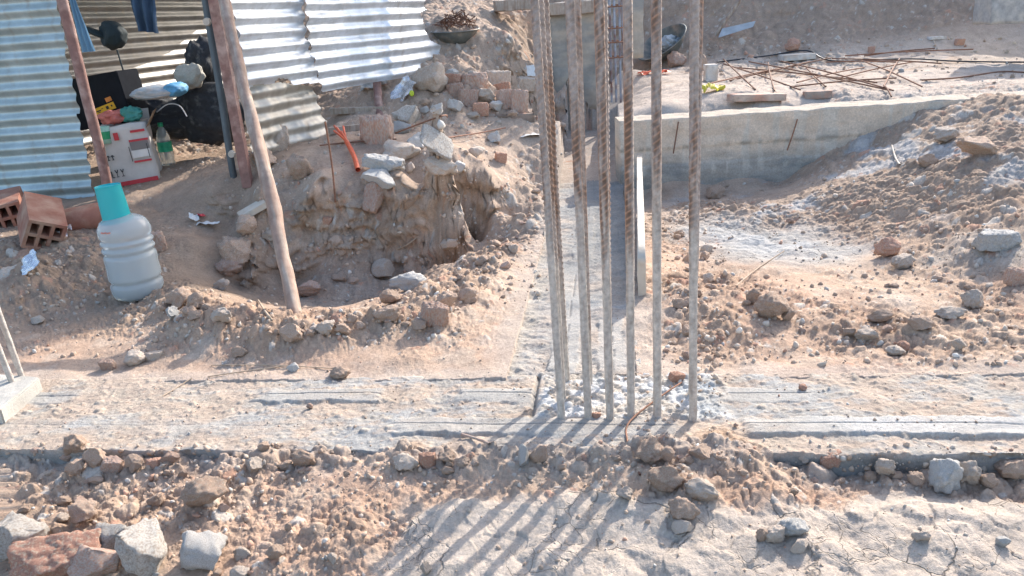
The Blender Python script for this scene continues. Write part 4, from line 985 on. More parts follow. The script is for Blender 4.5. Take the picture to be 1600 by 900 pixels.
# ================================================================ HELPERS for small things
def box_mesh(name, dims, bev=.003, seed=None, warp=0):
    bm = bmesh.new(); bmesh.ops.create_cube(bm, size=1); 
    if warp: bmesh.ops.subdivide_edges(bm, edges=bm.edges[:], cuts=8, use_grid_fill=True)
    for v in bm.verts:
        v.co = Vector((v.co.x*dims[0], v.co.y*dims[1], v.co.z*dims[2]))
    if bev and not warp: bmesh.ops.bevel(bm, geom=bm.edges[:], offset=bev, segments=2, affect='EDGES')
    if warp:
        V = np.array([v.co[:] for v in bm.verts]); s_ = seed or 1
        d = np.stack([fbm(V[:, 0]*9+s_+i*5, V[:, 1]*9, V[:, 2]*9+i, oct=3) for i in range(3)], 1)*warp
        for v, q in zip(bm.verts, d): v.co += Vector(q)
    return bm_mesh(name, bm, bool(warp))
def tube(name, pts, r, mat_, k=6, n=8, parent=None, jitter=0, smooth=True):
    P_ = spline(pts, k) if k > 1 and len(pts) > 2 else np.array(pts, float)
    T = np.gradient(P_, axis=0); T /= np.linalg.norm(T, axis=1)[:, None]+1e-9; up = np.array([.13, .21, .97]); A = np.cross(T, up); A /= np.linalg.norm(A, axis=1)[:, None]+1e-9; B = np.cross(T, A)
    th = np.linspace(0, 2*np.pi, n, endpoint=False)
    V = P_[:, None]+r*(np.cos(th)[None, :, None]*A[:, None]+np.sin(th)[None, :, None]*B[:, None]); m = len(P_)
    i = np.arange(m-1)[:, None]*n+np.arange(n)[None]; j = np.arange(m-1)[:, None]*n+(np.arange(n)+1)[None] % n
    o0 = P_[0]; me = mesh_np(name, V.reshape(-1, 3)-(0 if parent is not None else o0), np.stack([i, j, j+n, i+n], -1).reshape(-1, 4))
    return link(name, me, mat_, parent=parent, loc=None if parent is not None else tuple(o0))
def blob(name, seed, mat_, loc, scale, rot=(0, 0, 0), rough=.25, freq=2.2, parent=None, facets=2, folds=0):
    V, Fc = I4; V = V.copy(); r = np.random.RandomState(seed)
    for k in range(facets):
        nn = r.normal(size=3); nn /= np.linalg.norm(nn); d = r.uniform(.6, .9); V -= np.clip(V @ nn-d, 0, None)[:, None]*nn
    V *= (1+rough*fbm(V[:, 0]*freq+seed, V[:, 1]*freq, V[:, 2]*freq, oct=4))[:, None]
    if folds: V *= (1+folds*np.abs(fbm(V[:, 0]*2.5+seed, V[:, 1]*5, V[:, 2]*2, oct=3)))[:, None]
    return link(name, mesh_np(name, V, Fc), mat_, parent=parent, loc=tuple(loc), rot=rot, scale=scale)
def cloth_strip(name, pts_l, pts_r, mat_, wav=.02, thick=.004, nk=12):
    """hanging cloth between two edges given as 3-D point lists"""
    L = spline(pts_l, 8); Rr = spline(pts_r, 8); m = min(len(L), len(Rr)); L = L[:m]; Rr = Rr[:m]
    t = np.linspace(0, 1, nk*3)[None, :, None]; V = L[:, None]*(1-t)+Rr[:, None]*t
    V[..., 1] += wav*np.sin(t[..., 0]*17+np.linspace(0, 2, m)[:, None])+fbm(V[..., 0]*8, V[..., 2]*6, oct=3)*wav*.8
    o0 = V[0, 0].copy(); full = np.concatenate([(V-o0).reshape(-1, 3), (V-o0+np.array([0, thick, 0])).reshape(-1, 3)]); f_ = grid_faces(m, nk*3); nn = m*nk*3
    return link(name, mesh_np(name, full, np.concatenate([f_, f_[:, ::-1]+nn])), mat_, loc=tuple(o0))

# ================================================================ HUT CONTENTS
YH = 5.6
def Q(px, py, Y=YH): return P(px, py, Y)
o = cloth_strip('hanging_cloth', [Q(100,-40,5.1), Q(112,20,5.1), Q(128,82,5.1)], [Q(106,-40,5.12), Q(126,20,5.12), Q(149,80,5.12)], M['bluecloth'], wav=.008); tag(o, 'light blue cloth hanging in a narrow wedge beside the rusty pole', 'cloth')
o = cloth_strip('hanging_trousers', [Q(196,-40,5.9), Q(204,10,5.9), Q(214,48,5.9)], [Q(240,-40,5.9), Q(244,10,5.9), Q(249,52,5.9)], M['jeans'], wav=.03); tag(o, 'faded blue denim garment hanging on the hut back wall', 'clothes')
hat = empty('cap', tuple(Q(175, 55, 5.9))); tag(hat, 'dark cap hanging by its strap on the hut back wall', 'cap')
blob('crown', 31, M['cap'], (0, 0, 0), (.10, .09, .10), rough=.1, parent=hat)
blob('brim', 32, M['cap'], (-.10, 0, .02), (.10, .07, .022), rot=(0, .5, 0), rough=.08, parent=hat)
q0 = np.array(Q(175, 55, 5.9)); tube('strap', [np.array(Q(183,78,5.85))-q0, np.array(Q(188,95,5.82))-q0, np.array(Q(195,118,5.8))-q0], .006, M['cap'], parent=hat)
# black carton with yellow label
fl = lambda px, py: hit(px, py, [ground])
c = np.array(Q(170, 155, 5.55)); bx = empty('black_carton', tuple(c)); tag(bx, 'black carton with a yellow label standing behind the white printed carton', 'box')
link('body', box_mesh('body', (.40, .26, .34), .005), M['darkbox'], parent=bx, rot=(0, R_(-6), R_(-6)))
rotb = Euler((0, R_(-6), R_(-6))).to_matrix()
def onface(x, z, d=-.132): return rotb @ Vector((x, d, z))
lb = link('label', box_mesh('label', (.155, .002, .045), 0), M['yellow'], parent=bx, loc=onface(.035, -.055), rot=(0, R_(-16), R_(-6)))
lb2 = link('label', box_mesh('label', (.045, .002, .028), 0), mat('orange_print', (.6, .22, .05), .7, bump=0), parent=bx, loc=onface(.08, .0), rot=(0, R_(-16), R_(-6)))
bm = bmesh.new()
for (x_, z_, w_, h_) in ((-.05, .0, .035, .008), (-.05, -.01, .02, .004), (.02, .0, .02, .02), (.055, .002, .012, .012), (-.02, .006, .014, .004)): bmesh.ops.create_cube(bm, size=1, matrix=Matrix.Translation((x_, -.002, z_)) @ Matrix.Diagonal((w_, .001, h_, 1)))
link('print', bm_mesh('print', bm), M['black'], parent=lb)
# white printed carton
pc = fl(203, 289); cz = pc.z
ct = empty('printed_carton', (pc.x, pc.y+.12, cz), R_(18)); tag(ct, 'white printed carton with red stripes and open top, left of the small bottle', 'box')
W_, D_, H_ = .30, .24, .41
link('body', box_mesh('body', (W_, D_, H_), .006, seed=3, warp=.012), M['carton'], parent=ct, loc=(0, 0, H_/2-.01), rot=(0, R_(-3), 0))
Hc = H_/2
def cface(name, x, z, w_, h_, mk, d=-.135, rot=0): return link(name, box_mesh(name, (w_, .002, h_), 0), M[mk], parent=ct, loc=(x, d, z), rot=(0, R_(rot-3), 0))
cface('red_stripe', .0, .02, .30, .028, 'red', rot=-1); cface('red_stripe', .085, .355, .09, .016, 'red'); cface('grey_panel', .08, .26, .115, .055, 'grey'); cface('red_stripe', .08, .295, .12, .014, 'red'); cface('red_stripe', .08, .155, .11, .013, 'red')
cface('window_outline', .08, .205, .115, .05, 'paper'); cface('red_stripe', -.05, .33, .03, .05, 'red')
def mark(name, bars):
    bm = bmesh.new()
    for x, z, w_, h_, r in bars: bmesh.ops.create_cube(bm, size=1, matrix=Matrix.Translation((x, 0, z)) @ Matrix.Rotation(r, 4, 'Y') @ Matrix.Diagonal((w_, .002, h_, 1)))
    link(name, bm_mesh(name, bm), M['black'], parent=ct, loc=(0, -.137, 0), rot=(0, R_(-3), 0))
for x in (-.115, -.088): mark('arrow_sign', [(x, .20, .006, .03, 0), (x-.005, .212, .016, .005, -.8), (x+.005, .212, .016, .005, .8), (x, .186, .014, .004, 0)])
for x in (-.09, -.055): mark('glass_sign', [(x, .085, .004, .03, 0), (x-.005, .108, .006, .022, -.35), (x+.005, .108, .006, .022, .35), (x, .071, .018, .004, 0)])
mark('hook_sign', [(-.122, .09, .006, .045, 0), (-.116, .07, .018, .005, 0)])
mark('frame_line', [(.025, .205, .004, .10, 0)]); mark('frame_line', [(.137, .215, .004, .095, 0)])
for i, (x, rx, ry, w_, d_) in enumerate(((0, 50, 0, W_, .10),)):
    link('flap', box_mesh('flap', (w_, .004, d_), .001), M['carton'], parent=ct, loc=(x, D_/2+.02, H_+.02), rot=(R_(-30), 0, 0))
link('flap', box_mesh('flap', (.004, D_, .12), .001), M['kraft'], parent=ct, loc=(W_/2+.025, 0, H_+.01), rot=(0, R_(32), 0))
lid = blob('plastic_bag', 51, mat('red_bag', (.55, .16, .13), .5, var=.2), np.array(ct.location)+[-.06, -.02, .45], (.09, .07, .05), rough=.35); tag(lid, 'crumpled reddish bag sticking out of the top of the printed carton', 'bag')
g2 = blob('plastic_bag', 52, mat('green_bag', (.05, .26, .22), .4, var=.2), np.array(ct.location)+[.06, 0, .455], (.07, .07, .05), rough=.3); tag(g2, 'dark green bag sticking out of the top of the printed carton', 'bag')
p = Q(163, 210, 5.2); tb = empty('tumbler', tuple(p)); tag(tb, 'small pale green tumbler between the rusty pole and the carton', 'cup')
link('wall', lathe('wall', [(.001, -.06), (.035, -.06), (.042, .05), (.040, .05), (.034, -.055)], 24), mat('pale_green', (.35, .62, .5), .4, bump=0), parent=tb)
link('band', lathe('band', [(.0372, -.03), (.0415, .02)], 24), M['green'], parent=tb)
p = fl(168, 262); kb = link('kraft_box', box_mesh('kraft_box', (.14, .16, .30), .004), M['kraft'], loc=(p.x+.02, p.y+.03, p.z+.18), rot=(0, 0, R_(10))); tag(kb, 'brown cardboard box squeezed behind the rusty pole', 'box')
# small bottle
p = fl(262, 258); kb = 1.15
bt = empty('water_bottle', (p.x, p.y+.02, p.z), 0); tag(bt, 'small clear water bottle with green label and cap on the hut floor', 'bottle')
mb = bpy.data.materials.new('clear_plastic'); mb.use_nodes = True; n_ = mb.node_tree.nodes['Principled BSDF']; n_.inputs['Base Color'].default_value = (.72, .80, .80, 1); n_.inputs['Roughness'].default_value = .12; n_.inputs['Transmission Weight'].default_value = .7; n_.inputs['IOR'].default_value = 1.2
link('body', lathe('body', spline([(.001,0),(.038,.0),(.043,.012),(.041,.03),(.043,.05),(.043,.13),(.042,.15),(.036,.19),(.020,.225),(.014,.235),(.014,.245)], 4), 32), mb, parent=bt, scale=(kb,)*3)
link('label', lathe('label', [(.0438, .085), (.0438, .145)], 32), mat('bottle_green', (.02, .42, .22), .4, var=.25, scale=30, bump=0), parent=bt, scale=(kb,)*3)
link('cap', lathe('cap', [(.0155, .238), (.0155, .262), (.001, .263)], 24), M['green'], parent=bt, scale=(kb,)*3)
# sack, tarpaulin heap, pouch
c = Q(248, 143, 5.45); o = blob('cement_sack', 61, M['bluesack'], c, (.185, .12, .05), rot=(0, R_(-3), .1), rough=.08, facets=4); tag(o, 'white and blue plastic sack lying on the dark tarpaulin heap', 'sack'); q_ = blob('blue_end', 63, M['blueend'], (.62, -.05, .02), (.42, .93, .98), rough=.1, facets=4, parent=o)
for i, (px, py, sx, sz, Y) in enumerate(((270,190,.30,.15,5.85), (328,180,.24,.22,5.8), (235,168,.18,.09,5.85))):
    c = Q(px, py, Y); o = blob('tarpaulin', 70+i, M['darkcloth'], c, (sx, .16, sz), rough=.22, folds=.15, facets=2, freq=1.6)
    tag(o, ['wide black tarpaulin bundle on the hut floor behind the bottle', 'tall grey black tarpaulin bundle beside the steel tube', 'small black bundle between the black carton and the sack'][i], 'tarpaulin')
tube_o = tube('cord', [Q(245,175,5.5), Q(262,163,5.48), Q(280,165,5.48), Q(292,182,5.46)], .004, M['strapgrey']); tag(tube_o, 'thin white cord lying across the black tarpaulin', 'cord')
c = Q(296, 118, 5.65); o = blob('pouch', 66, M['mask'], c, (.10, .06, .09), rough=.2); tag(o, 'beige grey pouch on top of the tarpaulin heap', 'bag')
c = Q(318, 100, 5.9); o = blob('bag_heap', 68, M['darkcloth'], c, (.12, .15, .17), rough=.2, folds=.12); tag(o, 'dark rumpled bag piled high behind the steel tube', 'bag')
# floor slats at right of the bottle
a = Q(300, 218, 5.3)
p = fl(325, 205); o = link('floor_board', box_mesh('floor_board', (.5, .16, .03), .003), M['wood'], loc=(p.x, p.y, p.z+.02), rot=(0, 0, .3)); tag(o, 'grey plank lying on the hut floor right of the bottle', 'plank')

# unseen box on legs, added to shade the yard round the jug
def shade_box():
    off = 4.85/math.tan(SEL); cx, cy_ = -2.25+math.sin(SAZ)*off, 3.86+math.cos(SAZ)*off; zb = zdown(cx, cy_)
    r = empty('added_shade_box', (cx, cy_, zb), -SAZ); tag(r, 'unseen square box on four legs added to shade the yard round the jug', 'shade_box')
    link('shade_box_body', box_mesh('shade_box_body', (1.35, .9, 1.8), .03), M['darkbox'], parent=r, loc=(0, 0, 4.85-zb))
    for a in (-.4, .4):
        for b in (-.38, .38): link('leg', box_mesh('leg', (.04, .04, 4.0-zb+.3), .002), M['steelpost'], parent=r, loc=(a*1.4, b, (4.0-zb)/2-.15))
shade_box()
# ================================================================ BRICKS UNDER THE LEFT SHEET
def hollow_brick(loc, rot, label, sc=1.0):
    root = link('hollow_brick', None, loc=tuple(loc), rot=rot)
    bm = bmesh.new(); L_, W2, H2 = .34*sc, .17*sc, .16*sc; nx, nz = 3, 2; t = .018*sc
    def b_(x, y, z, w_, d_, h_): bmesh.ops.create_cube(bm, size=1, matrix=Matrix.Translation((x, y, z)) @ Matrix.Diagonal((w_, d_, h_, 1)))
    for i in range(nz+1): b_(0, 0, -H2/2+H2*i/nz, W2, L_, t)
    for j in range(nx+1): b_(-W2/2+(W2)*j/nx, 0, 0, t, L_-.004, H2+t-.002)
    root2 = bm_mesh('hollow_brick', bm); bpy.data.objects.remove(root)
    o = link('hollow_brick', root2, M['terracotta'], loc=tuple(loc), rot=rot); tag(o, label, 'brick'); return o
p = hit(58, 372); hollow_brick((p.x, p.y+.08, p.z+.07), (R_(20), R_(24), R_(38)), 'red hollow clay brick showing its holes under the tin wall', 1.0)
p = hit(10, 352); hollow_brick((p.x-.03, p.y+.1, p.z+.07), (R_(8), R_(-6), R_(25)), 'second hollow clay brick partly behind the first one', .95)
for i, (px, py, w_) in enumerate(((118, 358, .15), (140, 358, .13))):
    p = fl(px, py); me = lathe('tile', [(.07, -w_), (.07, w_), (.058, w_), (.058, -w_), (.07, -w_)], 24, smooth=True); o = link('clay_pipe', me, M['terracotta'], loc=(p.x, p.y+.05, p.z+.05), rot=(0, R_(84), R_(14))); tag(o, ['left round clay pipe piece beside the hollow bricks', 'right round clay pipe piece just behind the jug cup'][i], 'clay pipe')
def scrap(name, px, py, w_, h_, mk, label, cat, rot=(0, 0, 0), warp=.02, z=.012, objs=None, seed=1):
    p = hit(px, py, objs); V, Fq = [], None
    n = 14; X, Y_ = np.meshgrid(np.linspace(-.5, .5, n), np.linspace(-.5, .5, n)); X = X*px2m(w_, p)*(1+.15*fbm(X*3+seed, Y_*3, oct=2)); Y_ = Y_*px2m(h_, p)*1.6*(1+.2*fbm(X*9, Y_*9+seed, oct=2))
    Z = fbm(X*18+seed, Y_*18, oct=4)*warp
    V = np.stack([X, Y_, Z], -1).reshape(-1, 3); V2 = V-[0, 0, .0015]; f_ = grid_faces(n, n)
    o = link(name, mesh_np(name, np.concatenate([V, V2]), np.concatenate([f_, f_[:, ::-1]+n*n]), smooth=False), M[mk], loc=(p.x, p.y, p.z+z), rot=rot); tag(o, label, cat); return o
scrap('foil_wrapper', 95, 368, 28, 16, 'foil', 'crumpled silver foil wrapper in front of the clay pipe pieces', 'wrapper', (.3, 0, .1), .05, .03)
scrap('tin_shard', 46, 418, 36, 22, 'foil', 'silver tin shard sticking out of the shaded soil at left', 'tin shard', (R_(35), R_(-38), .2), .02, .02)
scrap('paper_scrap', 323, 353, 40, 7, 'paper', 'flat white paper strip with red print on the hut path', 'paper', (.15, 0, .1), .02, .015)
scrap('paper_scrap', 304, 344, 14, 10, 'paper', 'small crumpled paper left of the printed strip', 'paper', (.3, .2, .5), .03, .02, seed=4)
scrap('paper_scrap', 316, 341, 10, 8, 'red', 'tiny red and white wrapper behind the printed strip', 'paper', (.3, .2, .9), .03, .02, seed=5)
p = hit(388, 345); o = link('wood_block', box_mesh('wood_block', (.17, .10, .035), .003), M['palewood'], loc=(p.x+.03, p.y+.02, p.z+.06), rot=(R_(6), R_(-22), R_(25))); tag(o, 'short pale wooden board end sticking out left of the prop', 'board')
# tin scraps under the far panel
for i, (px, py, w_, h_, r_) in enumerate(((627, 152, 52, 20, (R_(30), R_(-40), .3)), (585, 138, 46, 14, (R_(25), R_(-12), -.2)))):
    scrap('tin_scrap', px, py, w_, h_, 'foil' if i == 0 else 'tinold', ['shiny crumpled tin scrap lying right of the short brown post', 'dull tin scrap lying left of the short brown post'][i], 'tin scrap', r_, .03, .04, seed=i+8)
p = hit(645, 151); o = blob('lime_ball', 5, M['ball'], (p.x, p.y-.05, p.z+.03), (.018, .018, .024), rough=.02); tag(o, 'small lime yellow plastic piece beside the shiny tin scrap', 'plastic piece')
for i, (a, b_) in enumerate((((520, 185), (600, 172)), ((515, 212), (605, 200)))):
    pa, pb_ = hit(*a), hit(*b_); mid = (pa+pb_)/2; L_ = (pb_-pa).length
    o = link('wooden_batten', box_mesh('wooden_batten', (L_, .05, .045), .003), M['wood'], loc=(mid.x, mid.y, mid.z+.03), rot=(0, 0, math.atan2(pb_.y-pa.y, pb_.x-pa.x))); tag(o, ['upper grey batten lying under the sunlit tin wall', 'lower grey batten lying under the sunlit tin wall'][i], 'batten')

# orange glove and thin sticks on the mound
gl = [hit(530, 212), hit(545, 228), hit(556, 246), hit(562, 262)]
root = empty('orange_glove', tuple(gl[1])); tag(root, 'orange rubber glove strip drooping on the mound', 'glove')
def rel(px, py, dy=-.03, dz=.0): q = hit(px, py); return np.array([q.x, q.y+dy, q.z+dz])-np.array(gl[1])
base = [rel(545, 226, -.06, .03), rel(553, 238, -.07, .02), rel(559, 252, -.07, .02), rel(562, 265, -.06, .01)]
tube('palm', base, .015, M['orange'], parent=root, n=10)
for k, (px, py) in enumerate(((527, 206), (531, 209), (527, 214), (541, 207), (538, 215))): tube('finger', [rel(px, py, -.07, .05), rel((px+545)/2, (py+226)/2, -.07, .045), base[0]], .0075, M['orange'], parent=root, n=8)
def stick(pxs, r, mk, label, cat='rod', lift=.02, name='thin_rod', Y=None):
    pts = []
    for q in pxs:
        h_ = hit(q[0], q[1]) if len(q) == 2 else Vector(P(q[0], q[1], q[2])); pts.append((h_.x, h_.y, h_.z+(lift if len(q) == 2 else 0)))
    o = tube(name, pts, r, M[mk], k=5, n=7); tag(o, label, cat); return o
ys_ = float(hit(523, 315)[1])
stick([(524, 316, ys_), (520, 270, ys_-.02), (514, 226, ys_-.04), (508, 190, ys_-.05)], .0055, 'rustthin', 'thin rusty rod standing upright in the mound face', 'rod')
stick([(500, 232), (560, 226), (620, 222)], .005, 'rustthin', 'thin rusty rod lying behind the orange glove')
stick([(620, 222), (690, 198), (700, 196)], .005, 'rustthin', 'bent rod end under the tilted slab piece', lift=.06)
stick([(700, 222), (745, 215), (790, 206)], .005, 'rustthin', 'thin rod lying on the right top of the mound', lift=.03)
stick([(325, 590), (380, 582), (440, 574)], .0022, 'root', 'short pale stick on smooth soil left of the beam middle', 'stick', .004, 'stick')
stick([(330, 572), (420, 572), (520, 577)], .002, 'root', 'long thin twig lying on the smooth soil', 'stick', .004, 'stick')
stick([(255, 620), (280, 605), (300, 592)], .002, 'root', 'short twig on the left end of the near beam', 'stick', .004, 'stick')
stick([(1000, 745), (980, 690), (985, 660), (1035, 620), (1065, 600)], .003, 'rustthin', 'bent rusty binding wire at the foot of the fourth rebar', 'wire', .006, 'binding_wire')
stick([(722, 683), (745, 690), (765, 698)], .004, 'dustbrick', 'red stick lying at the front of the near beam', 'stick', .01, 'stick')
stick([(404, 472), (415, 490), (426, 504)], .005, 'root', 'pale stick stuck in the ridge left of the prop foot', 'stick', .01, 'stick')
stick([(620, 390), (635, 383), (650, 372)], .005, 'root', 'root poking out of the mound face', 'root', -.0, 'root')
stick([(1393, 232), (1398, 250), (1405, 262)], .006, 'palewood', 'curled pale root on the right slope', 'root', .02, 'root')
stick([(1150, 450), (1180, 425), (1225, 395)], .003, 'root', 'twig lying on the pale pit floor', 'stick', .01, 'stick')
stick([(1230, 235, YB-.05), (1238, 212, YB-.05), (1246, 186, YB-.04)], .005, 'rustthin', 'thin rod leaning on the face of the plinth beam', 'rod')
stick([(1052, 240, YB-.05), (1060, 190, YB-.03)], .005, 'rustthin', 'dark rod against the plinth beam behind the bars', 'rod')

# ================================================================ PLANK ON EDGE BESIDE THE REAR BEAM
e0 = G(1003, 476, -.02); e1 = P(999, 240, 5.35)
zt = float(P(1000, 402, float(e0[1]))[2]); h_ = zt+.03
d = Vector((float(e1[0]-e0[0]), float(e1[1]-e0[1]), float(e1[2])-zt)); L_ = d.length
me = box_mesh('plank', (.034, L_, h_), .003, seed=4, warp=.006); o = link('plank', me, M['palewood'], loc=(float((e0[0]+e1[0])/2), float((e0[1]+e1[1])/2), (float(e1[2])+zt)/2-h_/2), rot=(math.asin(d.z/L_), 0, -math.atan2(d.x, d.y)))
tag(o, 'pale wooden plank standing on edge along the right side of the rear beam', 'plank')

# ================================================================ FOOTING at the left edge
def footing():
    pts = [G(62, 588, .055), G(0, 640, .055), G(-90, 640, .055), G(-60, 580, .055)]
    bm = bmesh.new(); vt = [bm.verts.new((p[0], p[1], .055)) for p in pts]; vb = [bm.verts.new((p[0]*1.0+.0, p[1], -.1)) for p in pts]
    bm.faces.new(vt); 
    for i in range(4): bm.faces.new([vt[(i+1) % 4], vt[i], vb[i], vb[(i+1) % 4]])
    bmesh.ops.recalc_face_normals(bm, faces=bm.faces[:]); bmesh.ops.bevel(bm, geom=bm.edges[:], offset=.006, segments=2, affect='EDGES'); bmesh.ops.subdivide_edges(bm, edges=bm.edges[:], cuts=5, use_grid_fill=True)
    for v in bm.verts: v.co += Vector((0, 0, float(perlin(np.array([v.co.x*20]), np.array([v.co.y*20]))[0])*.005))
    o = link('column_stub', bm_mesh('column_stub', bm), mat('stub_concrete', (.56, .52, .45), .9, var=.25, scale=14, bump=1, bscale=70, col2=(.40, .38, .34))); tag(o, 'square pale concrete stub at the left edge holding two rebars', 'concrete stub')
footing()
for i, (bx_, by_, tx, ty) in enumerate(((33, 588, -45, 372), (19, 598, -62, 395))):
    b = G(bx_, by_, .05); t_ = P(tx, ty, float(b[1])); r = .0095
    me = rebar_mesh('rebar', r, .9, rib=.0014, pitch=.013, coat=.5, seed=40+i); o = link('rebar', me, M['bar']); align(o, tuple(b), (float(t_[0]), float(b[1]), float(t_[2])))
    tag(o, ['right rebar of the pair in the stub at the left edge', 'left rebar of the pair in the stub at the left edge'][i], 'rebar')

# ================================================================ REAR: low wall, basin heap, wall, column cage
def low_wall():
    a = Vector(P(668, 200, 6.0)); b_ = Vector(P(838, 205, 6.0)); X = np.arange(0, (b_-a).length, .014); Z = np.linspace(-.35, .05, 34); XX, ZZ = np.meshgrid(X, Z)
    f = fbm(XX*4, ZZ*9, oct=4)*.02+fbm(XX*22, ZZ*22, oct=3)*.006
    top = []
    for k in range(1, 16):
        q = np.stack([X, f[-1]+k*.02, Z[-1]+fbm(X*7, np.full_like(X, k*.12), oct=4)*.012], -1); top.append(q)
    full = np.concatenate([np.stack([XX, f, ZZ], -1), np.stack(top, 0)], 0)
    rcap = full[:, -1:].copy(); rcap[..., 1] = .30; full = np.concatenate([full, rcap], 1)
    me = mesh_np('low_wall', full.reshape(-1, 3), grid_faces(full.shape[0], full.shape[1])); z0 = float(P(780, 181, 6.0)[2])
    o = link('low_wall', me, M['blackwall'], loc=(a.x, 6.0, z0-.05)); tag(o, 'low dark mud plastered wall in front of the brick heap', 'wall')
low_wall()
def rough_slab(name, px0, py0, px1, py1, Y, thick, mk, label, cat='wall', seed=0, yaw=0):
    a = P(px0, py0, Y); b_ = P(px1, py1, Y); w_ = float(b_[0]-a[0]); h_ = float(a[2]-b_[2])
    bm = bmesh.new(); bmesh.ops.create_cube(bm, size=1); bmesh.ops.subdivide_edges(bm, edges=bm.edges[:], cuts=14, use_grid_fill=True)
    V = np.array([v.co[:] for v in bm.verts])*[w_, thick, h_]; V += np.stack([fbm(V[:, 0]*5+seed+i*3, V[:, 1]*5, V[:, 2]*5, oct=4) for i in range(3)], 1)*.012
    for v, q in zip(bm.verts, V): v.co = q
    o = link(name, bm_mesh(name, bm, True), M[mk], loc=(float(a[0])+w_/2, Y+thick/2, float(a[2])-h_/2), rot=(0, 0, yaw)); tag(o, label, cat); return o
rough_slab('concrete_wall', 858, 18, 936, 172, 7.7, .25, 'beamface', 'grey concrete wall behind the left bars with timber on top', seed=3)
rough_slab('concrete_wall', 984, -60, 1006, 90, 7.9, .3, 'beamface', 'dark grey concrete column face behind the fourth rebar', seed=5)
rough_slab('concrete_wall', 1560, -60, 1680, 30, 7.6, .3, 'greystone', 'grey concrete corner at the top right', seed=6)
rough_slab('timber_board', 848, 6, 935, 19, 7.6, .25, 'wood', 'weathered timber board on top of the rear concrete wall', 'plank', seed=7)
rough_slab('timber_board', 770, 2, 850, 13, 7.9, .2, 'wood', 'grey board lying on the soil at the top of the frame', 'plank', seed=8)
cg = empty('column_cage', tuple(P(965, 150, 7.2))); tag(cg, 'distant column cage of cement coated bars with red stirrups in the rear trench', 'rebar cage'); c0 = np.array(P(965, 150, 7.2))
for (bx_, tx) in ((956, 951), (963, 958), (970, 967), (976, 971)):
    tube('bar', [np.array(P(bx_, 160, 7.2+(bx_ % 3)*.05))-c0, np.array(P(tx, -60, 7.2+(bx_ % 3)*.05))-c0], .011, M['bluebar'], k=1, parent=cg)
for yy in (-20, 10, 44, 66, 90): 
    q = [np.array(P(a, yy+b_, 7.17+e))-c0 for a, b_, e in ((950, 1, 0), (974, -1, 0), (976, -3, .2), (953, -2, .2), (950, 1, 0))]; tube('stirrup', q, .006, M['rustthin'], k=1, parent=cg)
def basin(name, loc, R, H, rot, label, fill=None):
    root = link(name, None, loc=tuple(loc), rot=rot); tag(root, label, 'basin')
    link('bowl', lathe('bowl', spline([(.001, 0), (R*.45, .002), (R*.62, H*.15), (R*.85, H*.6), (R*.97, H), (R*1.02, H*1.02), (R*1.02, H*.97), (R*.96, H*.93), (R*.82, H*.56), (R*.6, H*.18), (.001, H*.06)], 4), 48), M['basin'], parent=root)
    return root
p = hit(712, 66); R1 = px2m(76, p)/2
basin('steel_basin', (p.x, p.y+R1*.4, p.z-.01), R1, R1*.52, (R_(4), 0, 0), 'round steel basin heaped with rusty stirrup pieces on the far soil')
hp = link('stirrup_heap', None, loc=(p.x, p.y+R1*.4, p.z+R1*.35)); tag(hp, 'tangled heap of short rusty bar pieces filling the round basin', 'rusty bars')
rr = random.Random(4)
for k in range(64):
    a = rr.uniform(0, 6.28); rad = R1*.78*math.sqrt(rr.random()); c = Vector((rad*math.cos(a), rad*math.sin(a), .0+(.13*(1-(rad/R1)**2)+rr.uniform(0, .03)))); d1 = Vector((rr.gauss(0, 1), rr.gauss(0, 1), rr.gauss(0, .45))).normalized()*rr.uniform(.03, .075); d2 = Vector((rr.gauss(0, 1), rr.gauss(0, 1), rr.gauss(0, .6))).normalized()*.04
    tube('bar_piece', [c-d1, c+d1, c+d1+d2], .0045, M['rustthin'], k=1, n=5, parent=hp)
p = hit(1044, 98); R2 = px2m(84, p)/2
bs = basin('steel_basin', (p.x+.02, p.y+.12, p.z+.10), R2, R2*.5, (R_(14), R_(-33), 0), 'tilted steel basin holding pale plastic, seen between the right bars')
c = np.array(bs.location)+[.0, .0, .10]; o = blob('plastic_bag', 81, mat('pale_plastic', (.50, .56, .60), .35, var=.2, bump=.8, bscale=18, bdist=.02), c, (.13, .10, .07), rough=.4, folds=.3); tag(o, 'pale bluish plastic bag lying in the tilted basin', 'bag')
# shovel
sv = hit(1150, 60); root = empty('shovel', tuple(sv)); tag(root, 'steel shovel with wooden handle lying on the far soil bank', 'shovel')
sb = hit(1118, 56); sm_ = hit(1136, 28)
def shov():
    pts = [P(1120, 62, float(sv.y)-.02), P(1174, 45, float(sv.y)+.05), P(1178, 36, float(sv.y)+.08), P(1126, 48, float(sv.y)+.03)]
    pts = [Vector(q)-sv+Vector((0, -.06, .02)) for q in pts]; bm = bmesh.new(); vs_ = [bm.verts.new(q) for q in pts]; f = bm.faces.new(vs_); r = bmesh.ops.extrude_face_region(bm, geom=[f]); 
    for v in [g for g in r['geom'] if isinstance(g, bmesh.types.BMVert)]: v.co += Vector((0, .006, .006))
    bmesh.ops.recalc_face_normals(bm, faces=bm.faces[:]); bmesh.ops.bevel(bm, geom=bm.edges[:], offset=.003, segments=1, affect='EDGES'); return bm_mesh('blade', bm)
link('blade', shov(), M['shovel'], parent=root)
tube('handle', [np.array(P(1118, 56, sb.y-.10))-np.array(sv), np.array(P(1138, 26, sb.y-.12))-np.array(sv), np.array(P(1165, -12, sb.y-.12))-np.array(sv)], .020, M['wood'], parent=root, n=10)

